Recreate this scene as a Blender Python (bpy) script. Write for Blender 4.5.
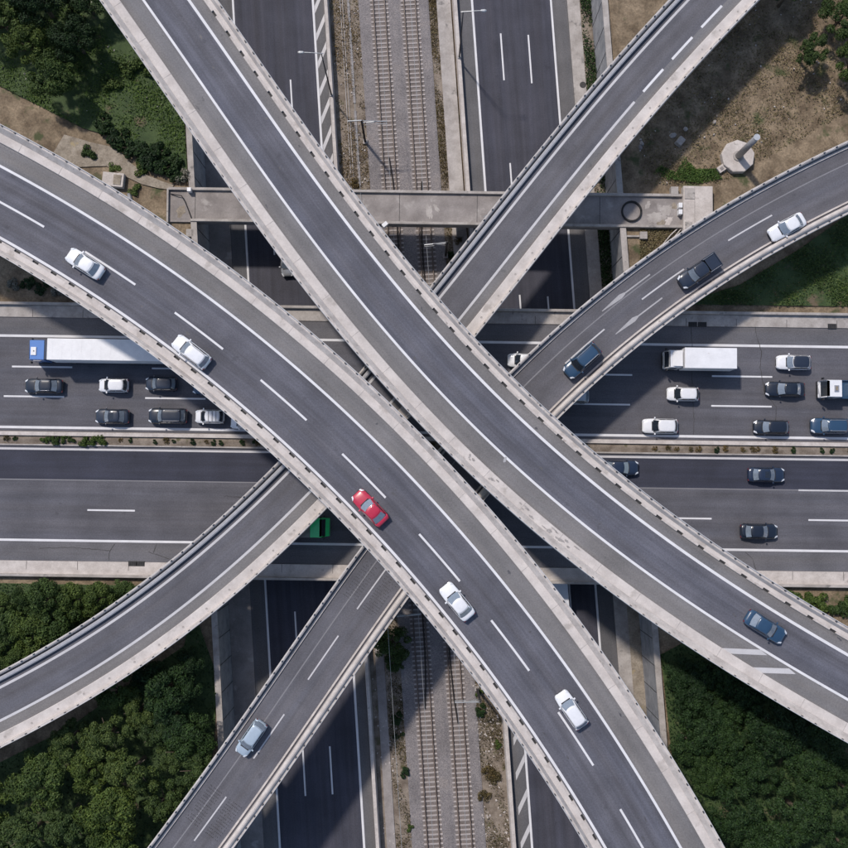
import bpy, bmesh, math, random
from mathutils import Vector, Matrix, Quaternion

for _o in list(bpy.data.objects):
    bpy.data.objects.remove(_o)
S = bpy.context.scene
C = S.collection
PI = math.pi
R = math.radians

# ------------------------------------------------------------------ camera
CAM_H = 110.0
TILT = R(3.3)
cd = bpy.data.cameras.new('camera')
cam = bpy.data.objects.new('camera', cd)
C.objects.link(cam)
cam.location = (0, -CAM_H * math.tan(TILT), CAM_H)
cam.rotation_euler = (TILT, 0, 0)
cd.sensor_fit = 'HORIZONTAL'
cd.sensor_width = 36.0
cd.lens = 36.0 * 913.0 / 848.0
cd.clip_start = 1.0
cd.clip_end = 3000
S.camera = cam

# ------------------------------------------------------------------ sky and sun
SUN_FROM = Vector((-0.47, 0.60, 1.0)).normalized()
w = bpy.data.worlds.new('World')
S.world = w
w.use_nodes = True
wn = w.node_tree.nodes
wl = w.node_tree.links
bgn = wn['Background']
sky = wn.new('ShaderNodeTexSky')
sky.sky_type = 'NISHITA'
sky.sun_disc = False
sky.sun_elevation = math.asin(SUN_FROM.z)
sky.sun_rotation = math.atan2(SUN_FROM.x, SUN_FROM.y)
sky.air_density = 1.0
sky.dust_density = 1.2
sky.ozone_density = 1.3
wl.new(sky.outputs[0], bgn.inputs[0])
bgn.inputs[1].default_value = 0.125
sd = bpy.data.lights.new('sun', 'SUN')
sd.energy = 2.7
sd.angle = R(3.0)
sd.color = (1.0, 0.925, 0.85)
sun = bpy.data.objects.new('sun', sd)
C.objects.link(sun)
sun.location = SUN_FROM * 200
sun.rotation_euler = (-SUN_FROM).to_track_quat('-Z', 'Y').to_euler()
S.view_settings.view_transform = 'Standard'
S.view_settings.look = 'None'
S.view_settings.gamma = 1
S.view_settings.exposure = 0.22

rnd = random.Random(7)

# ------------------------------------------------------------------ materials
def nodes_of(name):
    m = bpy.data.materials.new(name)
    m.use_nodes = True
    nt = m.node_tree
    return m, nt, nt.nodes['Principled BSDF']

def N(nt, t, **kw):
    n = nt.nodes.new(t)
    for k, v in kw.items():
        setattr(n, k, v)
    return n

def ramp(nt, stops):
    n = nt.nodes.new('ShaderNodeValToRGB')
    e = n.color_ramp.elements
    while len(e) < len(stops):
        e.new(0.5)
    for i, (p, c) in enumerate(stops):
        e[i].position = p
        e[i].color = (c[0], c[1], c[2], 1) if not isinstance(c, (int, float)) else (c, c, c, 1)
    return n

def noise(nt, vec, scale, detail=4, rough=0.55):
    n = nt.nodes.new('ShaderNodeTexNoise')
    n.inputs['Scale'].default_value = scale
    n.inputs['Detail'].default_value = detail
    n.inputs['Roughness'].default_value = rough
    if vec is not None:
        nt.links.new(vec, n.inputs['Vector'])
    return n

def mul(nt, a, b, fac=1.0, mode='MULTIPLY'):
    n = nt.nodes.new('ShaderNodeMix')
    n.data_type = 'RGBA'
    n.blend_type = mode
    n.inputs[0].default_value = fac
    nt.links.new(a, n.inputs[6])
    nt.links.new(b, n.inputs[7])
    return n.outputs[2]

def mixc(nt, fac, a, b):
    n = nt.nodes.new('ShaderNodeMix')
    n.data_type = 'RGBA'
    if isinstance(fac, float):
        n.inputs[0].default_value = fac
    else:
        nt.links.new(fac, n.inputs[0])
    for s, v in ((6, a), (7, b)):
        if isinstance(v, tuple):
            n.inputs[s].default_value = (*v, 1)
        else:
            nt.links.new(v, n.inputs[s])
    return n.outputs[2]

def asphalt(name, col, streak=0.35, mott=0.25, grain=0.22, rough=0.85, streak_scale=0.9):
    m, nt, b = nodes_of(name)
    tc = N(nt, 'ShaderNodeTexCoord')
    mp = N(nt, 'ShaderNodeMapping')
    mp.inputs['Scale'].default_value = (streak_scale, 0.025, 1)
    nt.links.new(tc.outputs['UV'], mp.inputs['Vector'])
    n1 = noise(nt, mp.outputs[0], 1.6, 5, 0.6)
    r1 = ramp(nt, [(0.3, 1 - streak), (0.7, 1 + streak * 0.6)])
    nt.links.new(n1.outputs['Fac'], r1.inputs[0])
    n2 = noise(nt, tc.outputs['Object'], 0.22, 6, 0.6)
    r2 = ramp(nt, [(0.3, 1 - mott), (0.7, 1 + mott * 0.6)])
    nt.links.new(n2.outputs['Fac'], r2.inputs[0])
    n3 = noise(nt, tc.outputs['Object'], 6.0, 7, 0.85)
    r3 = ramp(nt, [(0.32, 1 - grain * 1.5), (0.70, 1 + grain * 1.5)])
    nt.links.new(n3.outputs['Fac'], r3.inputs[0])
    base = N(nt, 'ShaderNodeRGB')
    base.outputs[0].default_value = (*col, 1)
    # warm / cool drift
    n4 = noise(nt, mp.outputs[0], 0.7, 2)
    hue = mixc(nt, n4.outputs['Fac'], (1.06, 1.0, 0.92), (0.93, 0.99, 1.10))
    c = mul(nt, base.outputs[0], r1.outputs[0])
    c = mul(nt, c, r2.outputs[0])
    c = mul(nt, c, r3.outputs[0])
    c = mul(nt, c, hue)
    # old oil spots and sealed patches
    n5 = noise(nt, tc.outputs['Object'], 0.9, 2, 0.5)
    r5 = ramp(nt, [(0.0, 1.0), (0.70, 1.0), (0.76, 0.82)])
    nt.links.new(n5.outputs['Fac'], r5.inputs[0])
    c = mul(nt, c, r5.outputs[0])
    nt.links.new(c, b.inputs['Base Color'])
    b.inputs['Roughness'].default_value = rough
    bp = N(nt, 'ShaderNodeBump')
    bp.inputs['Strength'].default_value = 0.25
    bp.inputs['Distance'].default_value = 0.02
    nt.links.new(n3.outputs['Fac'], bp.inputs['Height'])
    nt.links.new(bp.outputs[0], b.inputs['Normal'])
    return m

def mottled(name, c1, c2, scale=0.8, grain=0.18, gscale=7.0, rough=0.85, bump=0.25, spots=None, stretch=None, c3=None):
    """two-tone noise surface: concrete, soil, steel ..."""
    m, nt, b = nodes_of(name)
    tc = N(nt, 'ShaderNodeTexCoord')
    vec = tc.outputs['Object']
    if stretch:
        mp = N(nt, 'ShaderNodeMapping')
        mp.inputs['Scale'].default_value = stretch
        nt.links.new(tc.outputs['UV'], mp.inputs['Vector'])
        vec = mp.outputs[0]
    n1 = noise(nt, vec, scale, 7, 0.62)
    stops = [(0.36, c1), (0.64, c2)] if c3 is None else [(0.32, c1), (0.5, c2), (0.68, c3)]
    r1 = ramp(nt, stops)
    nt.links.new(n1.outputs['Fac'], r1.inputs[0])
    n3 = noise(nt, tc.outputs['Object'], gscale, 6, 0.75)
    r3 = ramp(nt, [(0.28, 1 - grain), (0.72, 1 + grain)])
    nt.links.new(n3.outputs['Fac'], r3.inputs[0])
    c = mul(nt, r1.outputs[0], r3.outputs[0])
    if spots:
        n5 = noise(nt, tc.outputs['Object'], spots[0], 4, 0.6)
        r5 = ramp(nt, [(0.0, 0.0), (spots[1], 0.0), (spots[1] + 0.09, 1.0)])
        nt.links.new(n5.outputs['Fac'], r5.inputs[0])
        c = mixc(nt, r5.outputs[0], c, spots[2])
    nt.links.new(c, b.inputs['Base Color'])
    b.inputs['Roughness'].default_value = rough
    if bump:
        bp = N(nt, 'ShaderNodeBump')
        bp.inputs['Strength'].default_value = bump
        bp.inputs['Distance'].default_value = 0.04
        nt.links.new(n3.outputs['Fac'], bp.inputs['Height'])
        nt.links.new(bp.outputs[0], b.inputs['Normal'])
    return m

def plain(name, col, rough=0.5, metal=0.0, coat=0.0, var=0.06, spec=0.5, vs=3.0):
    m, nt, b = nodes_of(name)
    tc = N(nt, 'ShaderNodeTexCoord')
    n1 = noise(nt, tc.outputs['Object'], vs, 4, 0.6)
    r1 = ramp(nt, [(0.3, tuple(x * (1 - var) for x in col)), (0.7, tuple(min(1, x * (1 + var)) for x in col))])
    nt.links.new(n1.outputs['Fac'], r1.inputs[0])
    nt.links.new(r1.outputs[0], b.inputs['Base Color'])
    b.inputs['Roughness'].default_value = rough
    b.inputs['Metallic'].default_value = metal
    b.inputs['Coat Weight'].default_value = coat
    b.inputs['Coat Roughness'].default_value = 0.06
    b.inputs['Specular IOR Level'].default_value = spec
    return m

def paint_mark(name, col, wear_col, wear=0.6, scale=5.0):
    m, nt, b = nodes_of(name)
    tc = N(nt, 'ShaderNodeTexCoord')
    n1 = noise(nt, tc.outputs['Object'], scale, 8, 0.72)
    r1 = ramp(nt, [(wear - 0.06, 0.0), (wear + 0.10, 1.0)])
    nt.links.new(n1.outputs['Fac'], r1.inputs[0])
    n2 = noise(nt, tc.outputs['Object'], 0.7, 4)
    r2 = ramp(nt, [(0.3, tuple(x * 0.86 for x in col)), (0.7, col)])
    nt.links.new(n2.outputs['Fac'], r2.inputs[0])
    c = mixc(nt, r1.outputs[0], r2.outputs[0], wear_col)
    nt.links.new(c, b.inputs['Base Color'])
    b.inputs['Roughness'].default_value = 0.7
    return m

def leafy(name, cols, rough=0.65):
    m, nt, b = nodes_of(name)
    g = N(nt, 'ShaderNodeNewGeometry')
    n = len(cols)
    r1 = ramp(nt, [(i / max(1, n - 1), c) for i, c in enumerate(cols)])
    nt.links.new(g.outputs['Random Per Island'], r1.inputs[0])
    tc = N(nt, 'ShaderNodeTexCoord')
    n2 = noise(nt, tc.outputs['Object'], 0.55, 3)
    r2 = ramp(nt, [(0.3, (0.78, 0.8, 0.75)), (0.7, (1.25, 1.2, 1.05))])
    nt.links.new(n2.outputs['Fac'], r2.inputs[0])
    c = mul(nt, r1.outputs[0], r2.outputs[0])
    oi = N(nt, 'ShaderNodeObjectInfo')
    r3 = ramp(nt, [(0.0, (0.62, 0.70, 0.66)), (0.4, (0.95, 0.98, 0.9)), (0.7, (1.15, 1.1, 0.95)), (1.0, (1.3, 1.2, 0.95))])
    nt.links.new(oi.outputs['Random'], r3.inputs[0])
    c = mul(nt, c, r3.outputs[0])
    nt.links.new(c, b.inputs['Base Color'])
    b.inputs['Roughness'].default_value = rough
    b.inputs['Specular IOR Level'].default_value = 0.25
    return m

def gravel(name, tint=1.0):
    m, nt, b = nodes_of(name)
    tc = N(nt, 'ShaderNodeTexCoord')
    v = N(nt, 'ShaderNodeTexVoronoi')
    v.inputs['Scale'].default_value = 13.0
    nt.links.new(tc.outputs['Object'], v.inputs['Vector'])
    hsv = N(nt, 'ShaderNodeSeparateColor')
    nt.links.new(v.outputs['Color'], hsv.inputs[0])
    r1 = ramp(nt, [(0.0, tuple(tint * c for c in (0.15, 0.145, 0.15))), (0.5, tuple(tint * c for c in (0.215, 0.205, 0.21))), (1.0, tuple(tint * c for c in (0.29, 0.275, 0.275)))])
    nt.links.new(hsv.outputs[0], r1.inputs[0])
    n2 = noise(nt, tc.outputs['Object'], 0.35, 5, 0.6)
    r2 = ramp(nt, [(0.3, (0.80, 0.76, 0.74)), (0.55, (1.05, 1.0, 0.97)), (0.75, (1.22, 1.12, 1.02))])
    nt.links.new(n2.outputs['Fac'], r2.inputs[0])
    c = mul(nt, r1.outputs[0], r2.outputs[0])
    nt.links.new(c, b.inputs['Base Color'])
    b.inputs['Roughness'].default_value = 0.95
    bp = N(nt, 'ShaderNodeBump')
    bp.inputs['Strength'].default_value = 0.7
    bp.inputs['Distance'].default_value = 0.05
    nt.links.new(v.outputs['Distance'], bp.inputs['Height'])
    nt.links.new(bp.outputs[0], b.inputs['Normal'])
    return m

M = {}
M['asph_lane'] = asphalt('asphalt_lane', (0.110, 0.109, 0.127), streak=0.32)
M['asph_lane2'] = asphalt('asphalt_lane_worn', (0.112, 0.112, 0.132), streak=0.32)
M['asph_should'] = asphalt('asphalt_shoulder', (0.178, 0.169, 0.166), streak=0.14, mott=0.2)
M['asph_ramp'] = asphalt('asphalt_ramp', (0.116, 0.113, 0.125), streak=0.18)
M['asph_ew'] = asphalt('asphalt_highway', (0.102, 0.100, 0.113), streak=0.24, streak_scale=0.7)
M['asph_new'] = asphalt('asphalt_resurfaced', (0.036, 0.038, 0.056), streak=0.22)
M['asph_ewsh'] = asphalt('asphalt_hard_shoulder', (0.130, 0.126, 0.134), streak=0.12)
M['asph_ns'] = asphalt('asphalt_sunken', (0.054, 0.054, 0.070), streak=0.30)
M['asph_nssh'] = asphalt('asphalt_sunken_shoulder', (0.118, 0.114, 0.116), streak=0.10)
M['paint'] = paint_mark('white_road_paint', (0.70, 0.69, 0.70), (0.25, 0.245, 0.26), 0.64, 14)
M['paint_worn'] = paint_mark('worn_road_paint', (0.56, 0.545, 0.55), (0.20, 0.195, 0.205), 0.60, 22)
M['paint_old'] = paint_mark('old_arrow_paint', (0.42, 0.41, 0.415), (0.17, 0.165, 0.18), 0.56, 24)
M['paint_faint'] = paint_mark('faded_road_paint', (0.235, 0.23, 0.24), (0.15, 0.145, 0.16), 0.52, 26)
M['conc'] = mottled('pale_concrete', (0.42, 0.375, 0.345), (0.56, 0.51, 0.475), 0.8, 0.14, 6, spots=(1.1, 0.64, (0.31, 0.275, 0.25)))
M['conc_dirty'] = mottled('stained_concrete', (0.29, 0.262, 0.24), (0.43, 0.395, 0.37), 0.6, 0.16, 5, spots=(0.9, 0.62, (0.20, 0.185, 0.175)))
M['conc_dark'] = mottled('dull_concrete', (0.20, 0.178, 0.168), (0.315, 0.285, 0.27), 0.35, 0.16, 5, spots=(0.5, 0.6, (0.37, 0.34, 0.32)))
M['conc_wall'] = mottled('wall_concrete', (0.22, 0.22, 0.23), (0.34, 0.335, 0.34), 0.7, 0.14, 5, spots=(0.8, 0.64, (0.15, 0.145, 0.15)))
M['conc_band'] = mottled('parapet_strip_concrete', (0.47, 0.425, 0.395), (0.59, 0.54, 0.505), 0.55, 0.10, 5, spots=(0.5, 0.60, (0.39, 0.35, 0.32)))
M['oil'] = plain('oil_stain', (0.078, 0.076, 0.084), 0.6, var=0.3)
M['stain'] = mottled('dark_stain', (0.24, 0.22, 0.21), (0.36, 0.335, 0.32), 3.0, 0.25, 8)
M['sleeper'] = mottled('sleeper_concrete', (0.30, 0.265, 0.25), (0.46, 0.415, 0.395), 1.3, 0.2, 9)
M['rail'] = mottled('rusty_rail', (0.085, 0.062, 0.050), (0.17, 0.13, 0.108), 2.0, 0.2, 9, rough=0.6)
M['rail_dark'] = plain('dark_guard_rail', (0.035, 0.028, 0.024), 0.7, var=0.3)
M['steel'] = plain('galvanised_steel', (0.46, 0.47, 0.48), 0.45, 0.35, var=0.12)
M['rail_white'] = plain('pale_handrail', (0.56, 0.55, 0.55), 0.5, 0.0, var=0.1)
M['steel_dull'] = plain('weathered_steel', (0.30, 0.295, 0.30), 0.6, 0.2, var=0.2)
M['beam'] = plain('guardrail_grey', (0.33, 0.33, 0.35), 0.6, 0.0, var=0.12)
M['steel_dark'] = plain('dark_painted_steel', (0.055, 0.055, 0.062), 0.55, 0.2, var=0.2)
M['grate'] = plain('drain_iron', (0.045, 0.043, 0.042), 0.7, 0.2, var=0.3)
M['gravel'] = gravel('ballast_gravel')
M['gravel_dark'] = mottled('stained_ballast', (0.135, 0.113, 0.103), (0.205, 0.177, 0.163), 1.2, 0.35, 9)
M['soil'] = mottled('corridor_soil', (0.13, 0.10, 0.074), (0.26, 0.215, 0.172), 0.7, 0.3, 6, spots=(0.8, 0.6, (0.10, 0.09, 0.045)))
M['dry'] = mottled('dry_grass_soil', (0.11, 0.078, 0.047), (0.25, 0.19, 0.125), 0.55, 0.5, 4, spots=(0.35, 0.58, (0.062, 0.07, 0.026)))
M['lawn'] = mottled('lawn_green', (0.030, 0.055, 0.015), (0.055, 0.088, 0.026), 0.5, 0.35, 6, spots=(0.30, 0.60, (0.125, 0.095, 0.06)))
M['sand'] = mottled('sandy_strip', (0.20, 0.165, 0.125), (0.33, 0.285, 0.23), 0.8, 0.35, 5, spots=(0.5, 0.62, (0.34, 0.27, 0.15)))
M['white_box'] = mottled('white_enamel', (0.70, 0.70, 0.715), (0.78, 0.78, 0.795), 0.9, 0.04, 5, rough=0.45, bump=0, spots=(1.4, 0.66, (0.60, 0.59, 0.58)))
M['black_rubber'] = plain('black_rubber', (0.014, 0.014, 0.016), 0.75, var=0.25)
M['glass'] = plain('sky_tinted_car_glass', (0.17, 0.205, 0.25), 0.06, 0.0, 0.6, var=0.15, spec=0.9)  # pale blue-grey base colour stands in for sky reflected in the panes
M['glass_dark'] = plain('dark_car_glass', (0.018, 0.024, 0.034), 0.06, 0.0, 0.3, var=0.15, spec=0.7)
M['rim'] = plain('alloy_rim', (0.42, 0.42, 0.44), 0.35, 0.7)
M['lamp_glass'] = plain('headlight_glass', (0.72, 0.73, 0.75), 0.12, 0.1, 0.6)
M['lamp_red'] = plain('tail_light_red', (0.13, 0.010, 0.012), 0.2, 0.0, 0.5)
M['trim'] = plain('black_trim', (0.02, 0.02, 0.022), 0.5)
M['chrome'] = plain('pale_trim', (0.55, 0.55, 0.57), 0.25, 0.6)
M['leaf1'] = leafy('leaf_mid_green', [(0.022, 0.042, 0.012), (0.045, 0.078, 0.020), (0.075, 0.110, 0.032)])
M['leaf2'] = leafy('leaf_deep_green', [(0.008, 0.020, 0.007), (0.017, 0.040, 0.013), (0.030, 0.062, 0.019)])
M['leaf3'] = leafy('leaf_olive_green', [(0.020, 0.038, 0.011), (0.042, 0.070, 0.020), (0.074, 0.106, 0.034)])
M['leaf4'] = leafy('leaf_grey', [(0.10, 0.10, 0.095), (0.17, 0.165, 0.165), (0.24, 0.235, 0.24)])
M['leaf5'] = leafy('leaf_brown', [(0.05, 0.036, 0.018), (0.10, 0.075, 0.036), (0.15, 0.115, 0.06)])
M['grass_green'] = leafy('grass_green', [(0.030, 0.062, 0.014), (0.058, 0.105, 0.024), (0.09, 0.14, 0.04)])
M['grass_dry'] = leafy('grass_dry', [(0.085, 0.062, 0.034), (0.16, 0.125, 0.072), (0.25, 0.205, 0.13)])
M['bark'] = mottled('bark', (0.06, 0.045, 0.032), (0.13, 0.10, 0.075), 3.0, 0.3, 9)

# ------------------------------------------------------------------ mesh helpers
class MB:
    def __init__(s):
        s.v = []; s.f = []; s.uv = None

    def quad(s, a, b, c, d):
        i = len(s.v)
        s.v += [tuple(a), tuple(b), tuple(c), tuple(d)]
        s.f.append((i, i + 1, i + 2, i + 3))

    def poly(s, pts):
        i = len(s.v)
        s.v += [tuple(p) for p in pts]
        s.f.append(tuple(range(i, i + len(pts))))

    def box(s, c, d, rz=0.0, taper=1.0):
        i = len(s.v)
        cs, sn = math.cos(rz), math.sin(rz)
        for z in (-1, 1):
            k = taper if z > 0 else 1.0
            for x, y in ((-1, -1), (1, -1), (1, 1), (-1, 1)):
                lx, ly = x * d[0] / 2 * k, y * d[1] / 2 * k
                s.v.append((c[0] + lx * cs - ly * sn, c[1] + lx * sn + ly * cs, c[2] + z * d[2] / 2))
        s.f += [(i + 3, i + 2, i + 1, i), (i + 4, i + 5, i + 6, i + 7)]
        for k in range(4):
            s.f.append((i + k, i + (k + 1) % 4, i + 4 + (k + 1) % 4, i + 4 + k))
        return s

    def rings(s, rings, cap=True, closed=True):
        i0 = len(s.v)
        n = len(rings[0])
        for r in rings:
            s.v += [tuple(p) for p in r]
        for j in range(len(rings) - 1):
            for k in range(n if closed else n - 1):
                a = i0 + j * n + k
                b = i0 + j * n + (k + 1) % n
                s.f.append((a, b, b + n, a + n))
        if cap:
            s.f.append(tuple(i0 + k for k in reversed(range(n))))
            s.f.append(tuple(i0 + (len(rings) - 1) * n + k for k in range(n)))
        return s

    def tube(s, pts, r, seg=6, cap=True):
        pts = [Vector(p) for p in pts]
        rr = r if isinstance(r, (list, tuple)) else [r] * len(pts)
        rings = []
        for i, p in enumerate(pts):
            d = (pts[min(i + 1, len(pts) - 1)] - pts[max(i - 1, 0)]).normalized()
            up = Vector((0, 0, 1)) if abs(d.z) < 0.9 else Vector((1, 0, 0))
            a = d.cross(up).normalized()
            b = a.cross(d).normalized()
            rings.append([p + (a * math.cos(2 * PI * k / seg) + b * math.sin(2 * PI * k / seg)) * rr[i] for k in range(seg)])
        return s.rings(rings, cap)

    def cyl(s, c, r, h, seg=12, r2=None):
        r2 = r if r2 is None else r2
        lo = [(c[0] + r * math.cos(2 * PI * k / seg), c[1] + r * math.sin(2 * PI * k / seg), c[2]) for k in range(seg)]
        hi = [(c[0] + r2 * math.cos(2 * PI * k / seg), c[1] + r2 * math.sin(2 * PI * k / seg), c[2] + h) for k in range(seg)]
        return s.rings([lo, hi])

    def mesh(s, name, smooth=False):
        me = bpy.data.meshes.new(name)
        me.from_pydata(s.v, [], s.f)
        if s.uv:
            ul = me.uv_layers.new(name='UVMap')
            idx = [0] * len(me.loops)
            me.loops.foreach_get('vertex_index', idx)
            flat = []
            for q in idx:
                flat += s.uv[q]
            ul.data.foreach_set('uv', flat)
        if smooth:
            me.shade_smooth()
        me.update()
        return me

def link(name, me, mat=None, parent=None):
    o = bpy.data.objects.new(name, me)
    C.objects.link(o)
    if mat is not None and me is not None and len(me.materials) == 0:
        me.materials.append(mat)
    if parent is not None:
        o.parent = parent
    return o

def obj(name, mb, mat, parent=None, smooth=False):
    return link(name, mb.mesh(name, smooth), mat, parent)

def tag(o, label=None, cat=None, group=None, kind=None):
    if label: o['label'] = label
    if cat: o['category'] = cat
    if group: o['group'] = group
    if kind: o['kind'] = kind
    return o

def thing(name, label, cat, loc=(0, 0, 0), rz=0.0, group=None):
    o = bpy.data.objects.new(name, None)
    C.objects.link(o)
    o.location = loc
    o.rotation_euler = (0, 0, rz)
    o.empty_display_size = 0.5
    return tag(o, label, cat, group)

def place(name, me, mat, parent, loc, rz=0.0, scale=None):
    o = link(name, me, mat, parent)
    o.location = loc
    o.rotation_euler = (0, 0, rz)
    if scale:
        o.scale = scale
    return o

def bevel_mesh(me, w, seg=2):
    bm = bmesh.new(); bm.from_mesh(me)
    bmesh.ops.bevel(bm, geom=list(bm.edges), offset=w, segments=seg, affect='EDGES', profile=0.6)
    bm.to_mesh(me); bm.free()
    return me

# local frames: EW highway and N-S cutting
KX, KY = -0.0138, -0.066
EWA, NSA = math.atan(KX), math.atan(-KY)          # headings: EW axis, NS axis rotated from +y
def ew(x, v, z=0.0): return (x, v + KX * x, z)
def ns(t, y, z=0.0): return (t + KY * y, y, z)

def strip(fn, a0, a1, b0, b1, z, step=4.0, dz=None):
    """flat sheet: lateral a0..a1, along b0..b1; fn(lat, along, z); uv = (lateral, along)"""
    mb = MB(); mb.uv = []
    n = max(1, int(abs(b1 - b0) / step))
    for i in range(n + 1):
        b = b0 + (b1 - b0) * i / n
        for a in (a0, a1):
            mb.v.append(fn(a, b, z)); mb.uv.append((a, b))
    for i in range(n):
        mb.f.append((2 * i, 2 * i + 1, 2 * i + 3, 2 * i + 2))
    return mb

def sweep(fn, prof, b0, b1, step=4.0, cap=True):
    """closed profile [(lat, z)...] swept along; uv = (perimeter, along)"""
    mb = MB(); mb.uv = []
    n = max(1, int(abs(b1 - b0) / step))
    k = len(prof)
    per = [0.0]
    for i in range(1, k):
        per.append(per[-1] + math.hypot(prof[i][0] - prof[i - 1][0], prof[i][1] - prof[i - 1][1]))
    for i in range(n + 1):
        b = b0 + (b1 - b0) * i / n
        for j, (a, z) in enumerate(prof):
            mb.v.append(fn(a, b, z)); mb.uv.append((per[j], b))
    for i in range(n):
        for j in range(k):
            p, q = i * k + j, i * k + (j + 1) % k
            mb.f.append((p, q, q + k, p + k))
    if cap:
        mb.f.append(tuple(reversed(range(k))))
        mb.f.append(tuple(n * k + j for j in range(k)))
    return mb

FE = lambda a, b, z: ew(b, a, z)
FN = lambda a, b, z: ns(a, b, z)

# ------------------------------------------------------------------ ground sheet with the cutting
ZN = -6.5      # sunken roads
ZM = 6.5       # ramps
ZT = 13.0      # top decks
WL, WR = -26.17, 25.55
def ground():
    mb = MB()
    ys = [-900, -300, -120] + [-80 + 4 * i for i in range(41)] + [120, 300, 900]
    ts = [-900, -300, -120] + [-84 + 4 * i for i in range(15)] + [WL - 0.25, WL - 0.25, 0, WR + 0.25, WR + 0.25] + [28 + 4 * i for i in range(15)] + [120, 300, 900]
    g = random.Random(3)
    for y in ys:
        seen = 0
        for i, t in enumerate(ts):
            low = False
            if t == WL - 0.25:
                seen += 1
                low = seen == 2
            elif t == 0: low = True
            elif t == WR + 0.25:
                low = ts[i - 1] == 0
            z = -7.25 if low else -0.28 + (g.uniform(-0.12, 0.1) if 27 < abs(t) < 100 and abs(y) < 90 else 0)
            mb.v.append(ns(t, y, z))
    k = len(ts)
    for j in range(len(ys) - 1):
        for i in range(k - 1):
            mb.f.append((j * k + i, j * k + i + 1, (j + 1) * k + i + 1, (j + 1) * k + i))
    return mb
tag(obj('ground', ground(), M['dry']), kind='structure')

# ------------------------------------------------------------------ east-west highway
XH = 260
hw = sweep(FE, [(-18.85, -0.03), (14.15, -0.03), (14.15, -0.75), (11.5, -1.35), (-16, -1.35), (-18.85, -0.75)], -XH, XH, 8)
HW = tag(obj('highway', hw, M['conc_dark']), kind='structure')
obj('carriageway', strip(FE, -1.5, 12.3, -XH, XH, 0.0), M['asph_ew'], HW)
obj('hard_shoulder', strip(FE, 10.25, 12.3, -XH, XH, 0.004), M['asph_ewsh'], HW)
obj('carriageway', strip(FE, -17.0, -3.2, -XH, XH, 0.0), M['asph_ew'], HW)
obj('resurfaced_lane', strip(FE, -7.32, -3.8, -XH, XH, 0.005), M['asph_new'], HW)
obj('hard_shoulder', strip(FE, -17.0, -14.75, -XH, XH, 0.004), M['asph_ewsh'], HW)
for v, wd, mt in ((10.05, 0.30, 'paint'), (-1.05, 0.30, 'paint'), (-3.64, 0.24, 'paint_worn'), (-14.57, 0.28, 'paint'), (-7.33, 0.12, 'paint_faint')):
    obj('edge_line', strip(FE, v - wd / 2, v + wd / 2, -XH, XH, 0.011), M[mt], HW)
for v, x0, ln, per, wd in ((6.29, -49.9, 7.3, 16.95, 0.20), (2.68, -50.8, 7.3, 17.1, 0.20), (-10.9, -40.4, 5.7, 17.3, 0.20)):
    dm = MB(); dm.box((0, 0, 0), (ln, wd, 0.008)); dmm = dm.mesh('lane_dash'); dmm.materials.append(M['paint'])
    for k in range(-3, 10):
        x = x0 + k * per + ln / 2
        if abs(x) < 110:
            place('lane_dash', dmm, None, HW, ew(x, v, 0.011), EWA)
for x0, x1 in ((45.0, 51.0), (-3, 3)):
    obj('lane_dash', strip(FE, -7.45, -7.25, x0, x1, 0.014), M['paint_worn'], HW)
# verges, kerbs and parapets of the highway
obj('verge', sweep(FE, [(12.34, -0.02), (12.34, 0.12), (13.75, 0.15), (13.75, -0.02)], -XH, XH, 6), M['conc_dirty'], HW)
obj('verge', sweep(FE, [(-18.55, -0.02), (-18.55, 0.15), (-17.02, 0.12), (-17.02, -0.02)], -XH, XH, 6), M['conc'], HW)
for nm, a0, a1, lab in (('parapet_wall', 13.78, 14.12, 'low concrete parapet along the far upper side of the wide highway'),
                        ('parapet_wall', -18.86, -18.56, 'low pale concrete parapet along the lower side of the wide highway')):
    p = tag(obj(nm, sweep(FE, [(a0, -0.3), (a0, 0.55), (a0 + 0.05, 0.6), (a1 - 0.05, 0.6), (a1, 0.55), (a1, -0.3)], -130, 130, 5), M['conc_dirty']), lab, 'wall')
# joints in the verge
for v0, v1, z in ((12.34, 13.75, 0.137), (-18.55, -17.02, 0.137)):
    jm = MB(); jm.box((0, 0, 0), (0.05, abs(v1 - v0) - 0.04, 0.03)); jme = jm.mesh('joint'); jme.materials.append(M['grate'])
    for k in range(-14, 15):
        place('joint', jme, None, HW, ew(k * 6.1 + 1.3, (v0 + v1) / 2, z - 0.012), EWA)
# drain grates
gm = MB()
for k in range(5): gm.box((-0.36 + 0.18 * k, 0, 0), (0.07, 0.42, 0.03))
gm.box((0, 0.24, 0), (0.95, 0.06, 0.04)); gm.box((0, -0.24, 0), (0.95, 0.06, 0.04))
gme = gm.mesh('drain_grate'); gme.materials.append(M['grate'])
for x, v in ((32.6, 12.55), (33.75, 12.55), (49.5, 12.55), (-34.8, -17.2), (-33.9, -17.2), (38.6, -17.2), (-8, 12.55)):
    p = MB(); p.box((0, 0, 0), (1.05, 0.6, 0.02))
    pl = place('drain_pit', p.mesh('drain_pit'), M['black_rubber'], HW, ew(x, v, 0.14), EWA)
    place('drain_grate', gme, None, pl, (0, 0, 0.02))
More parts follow.
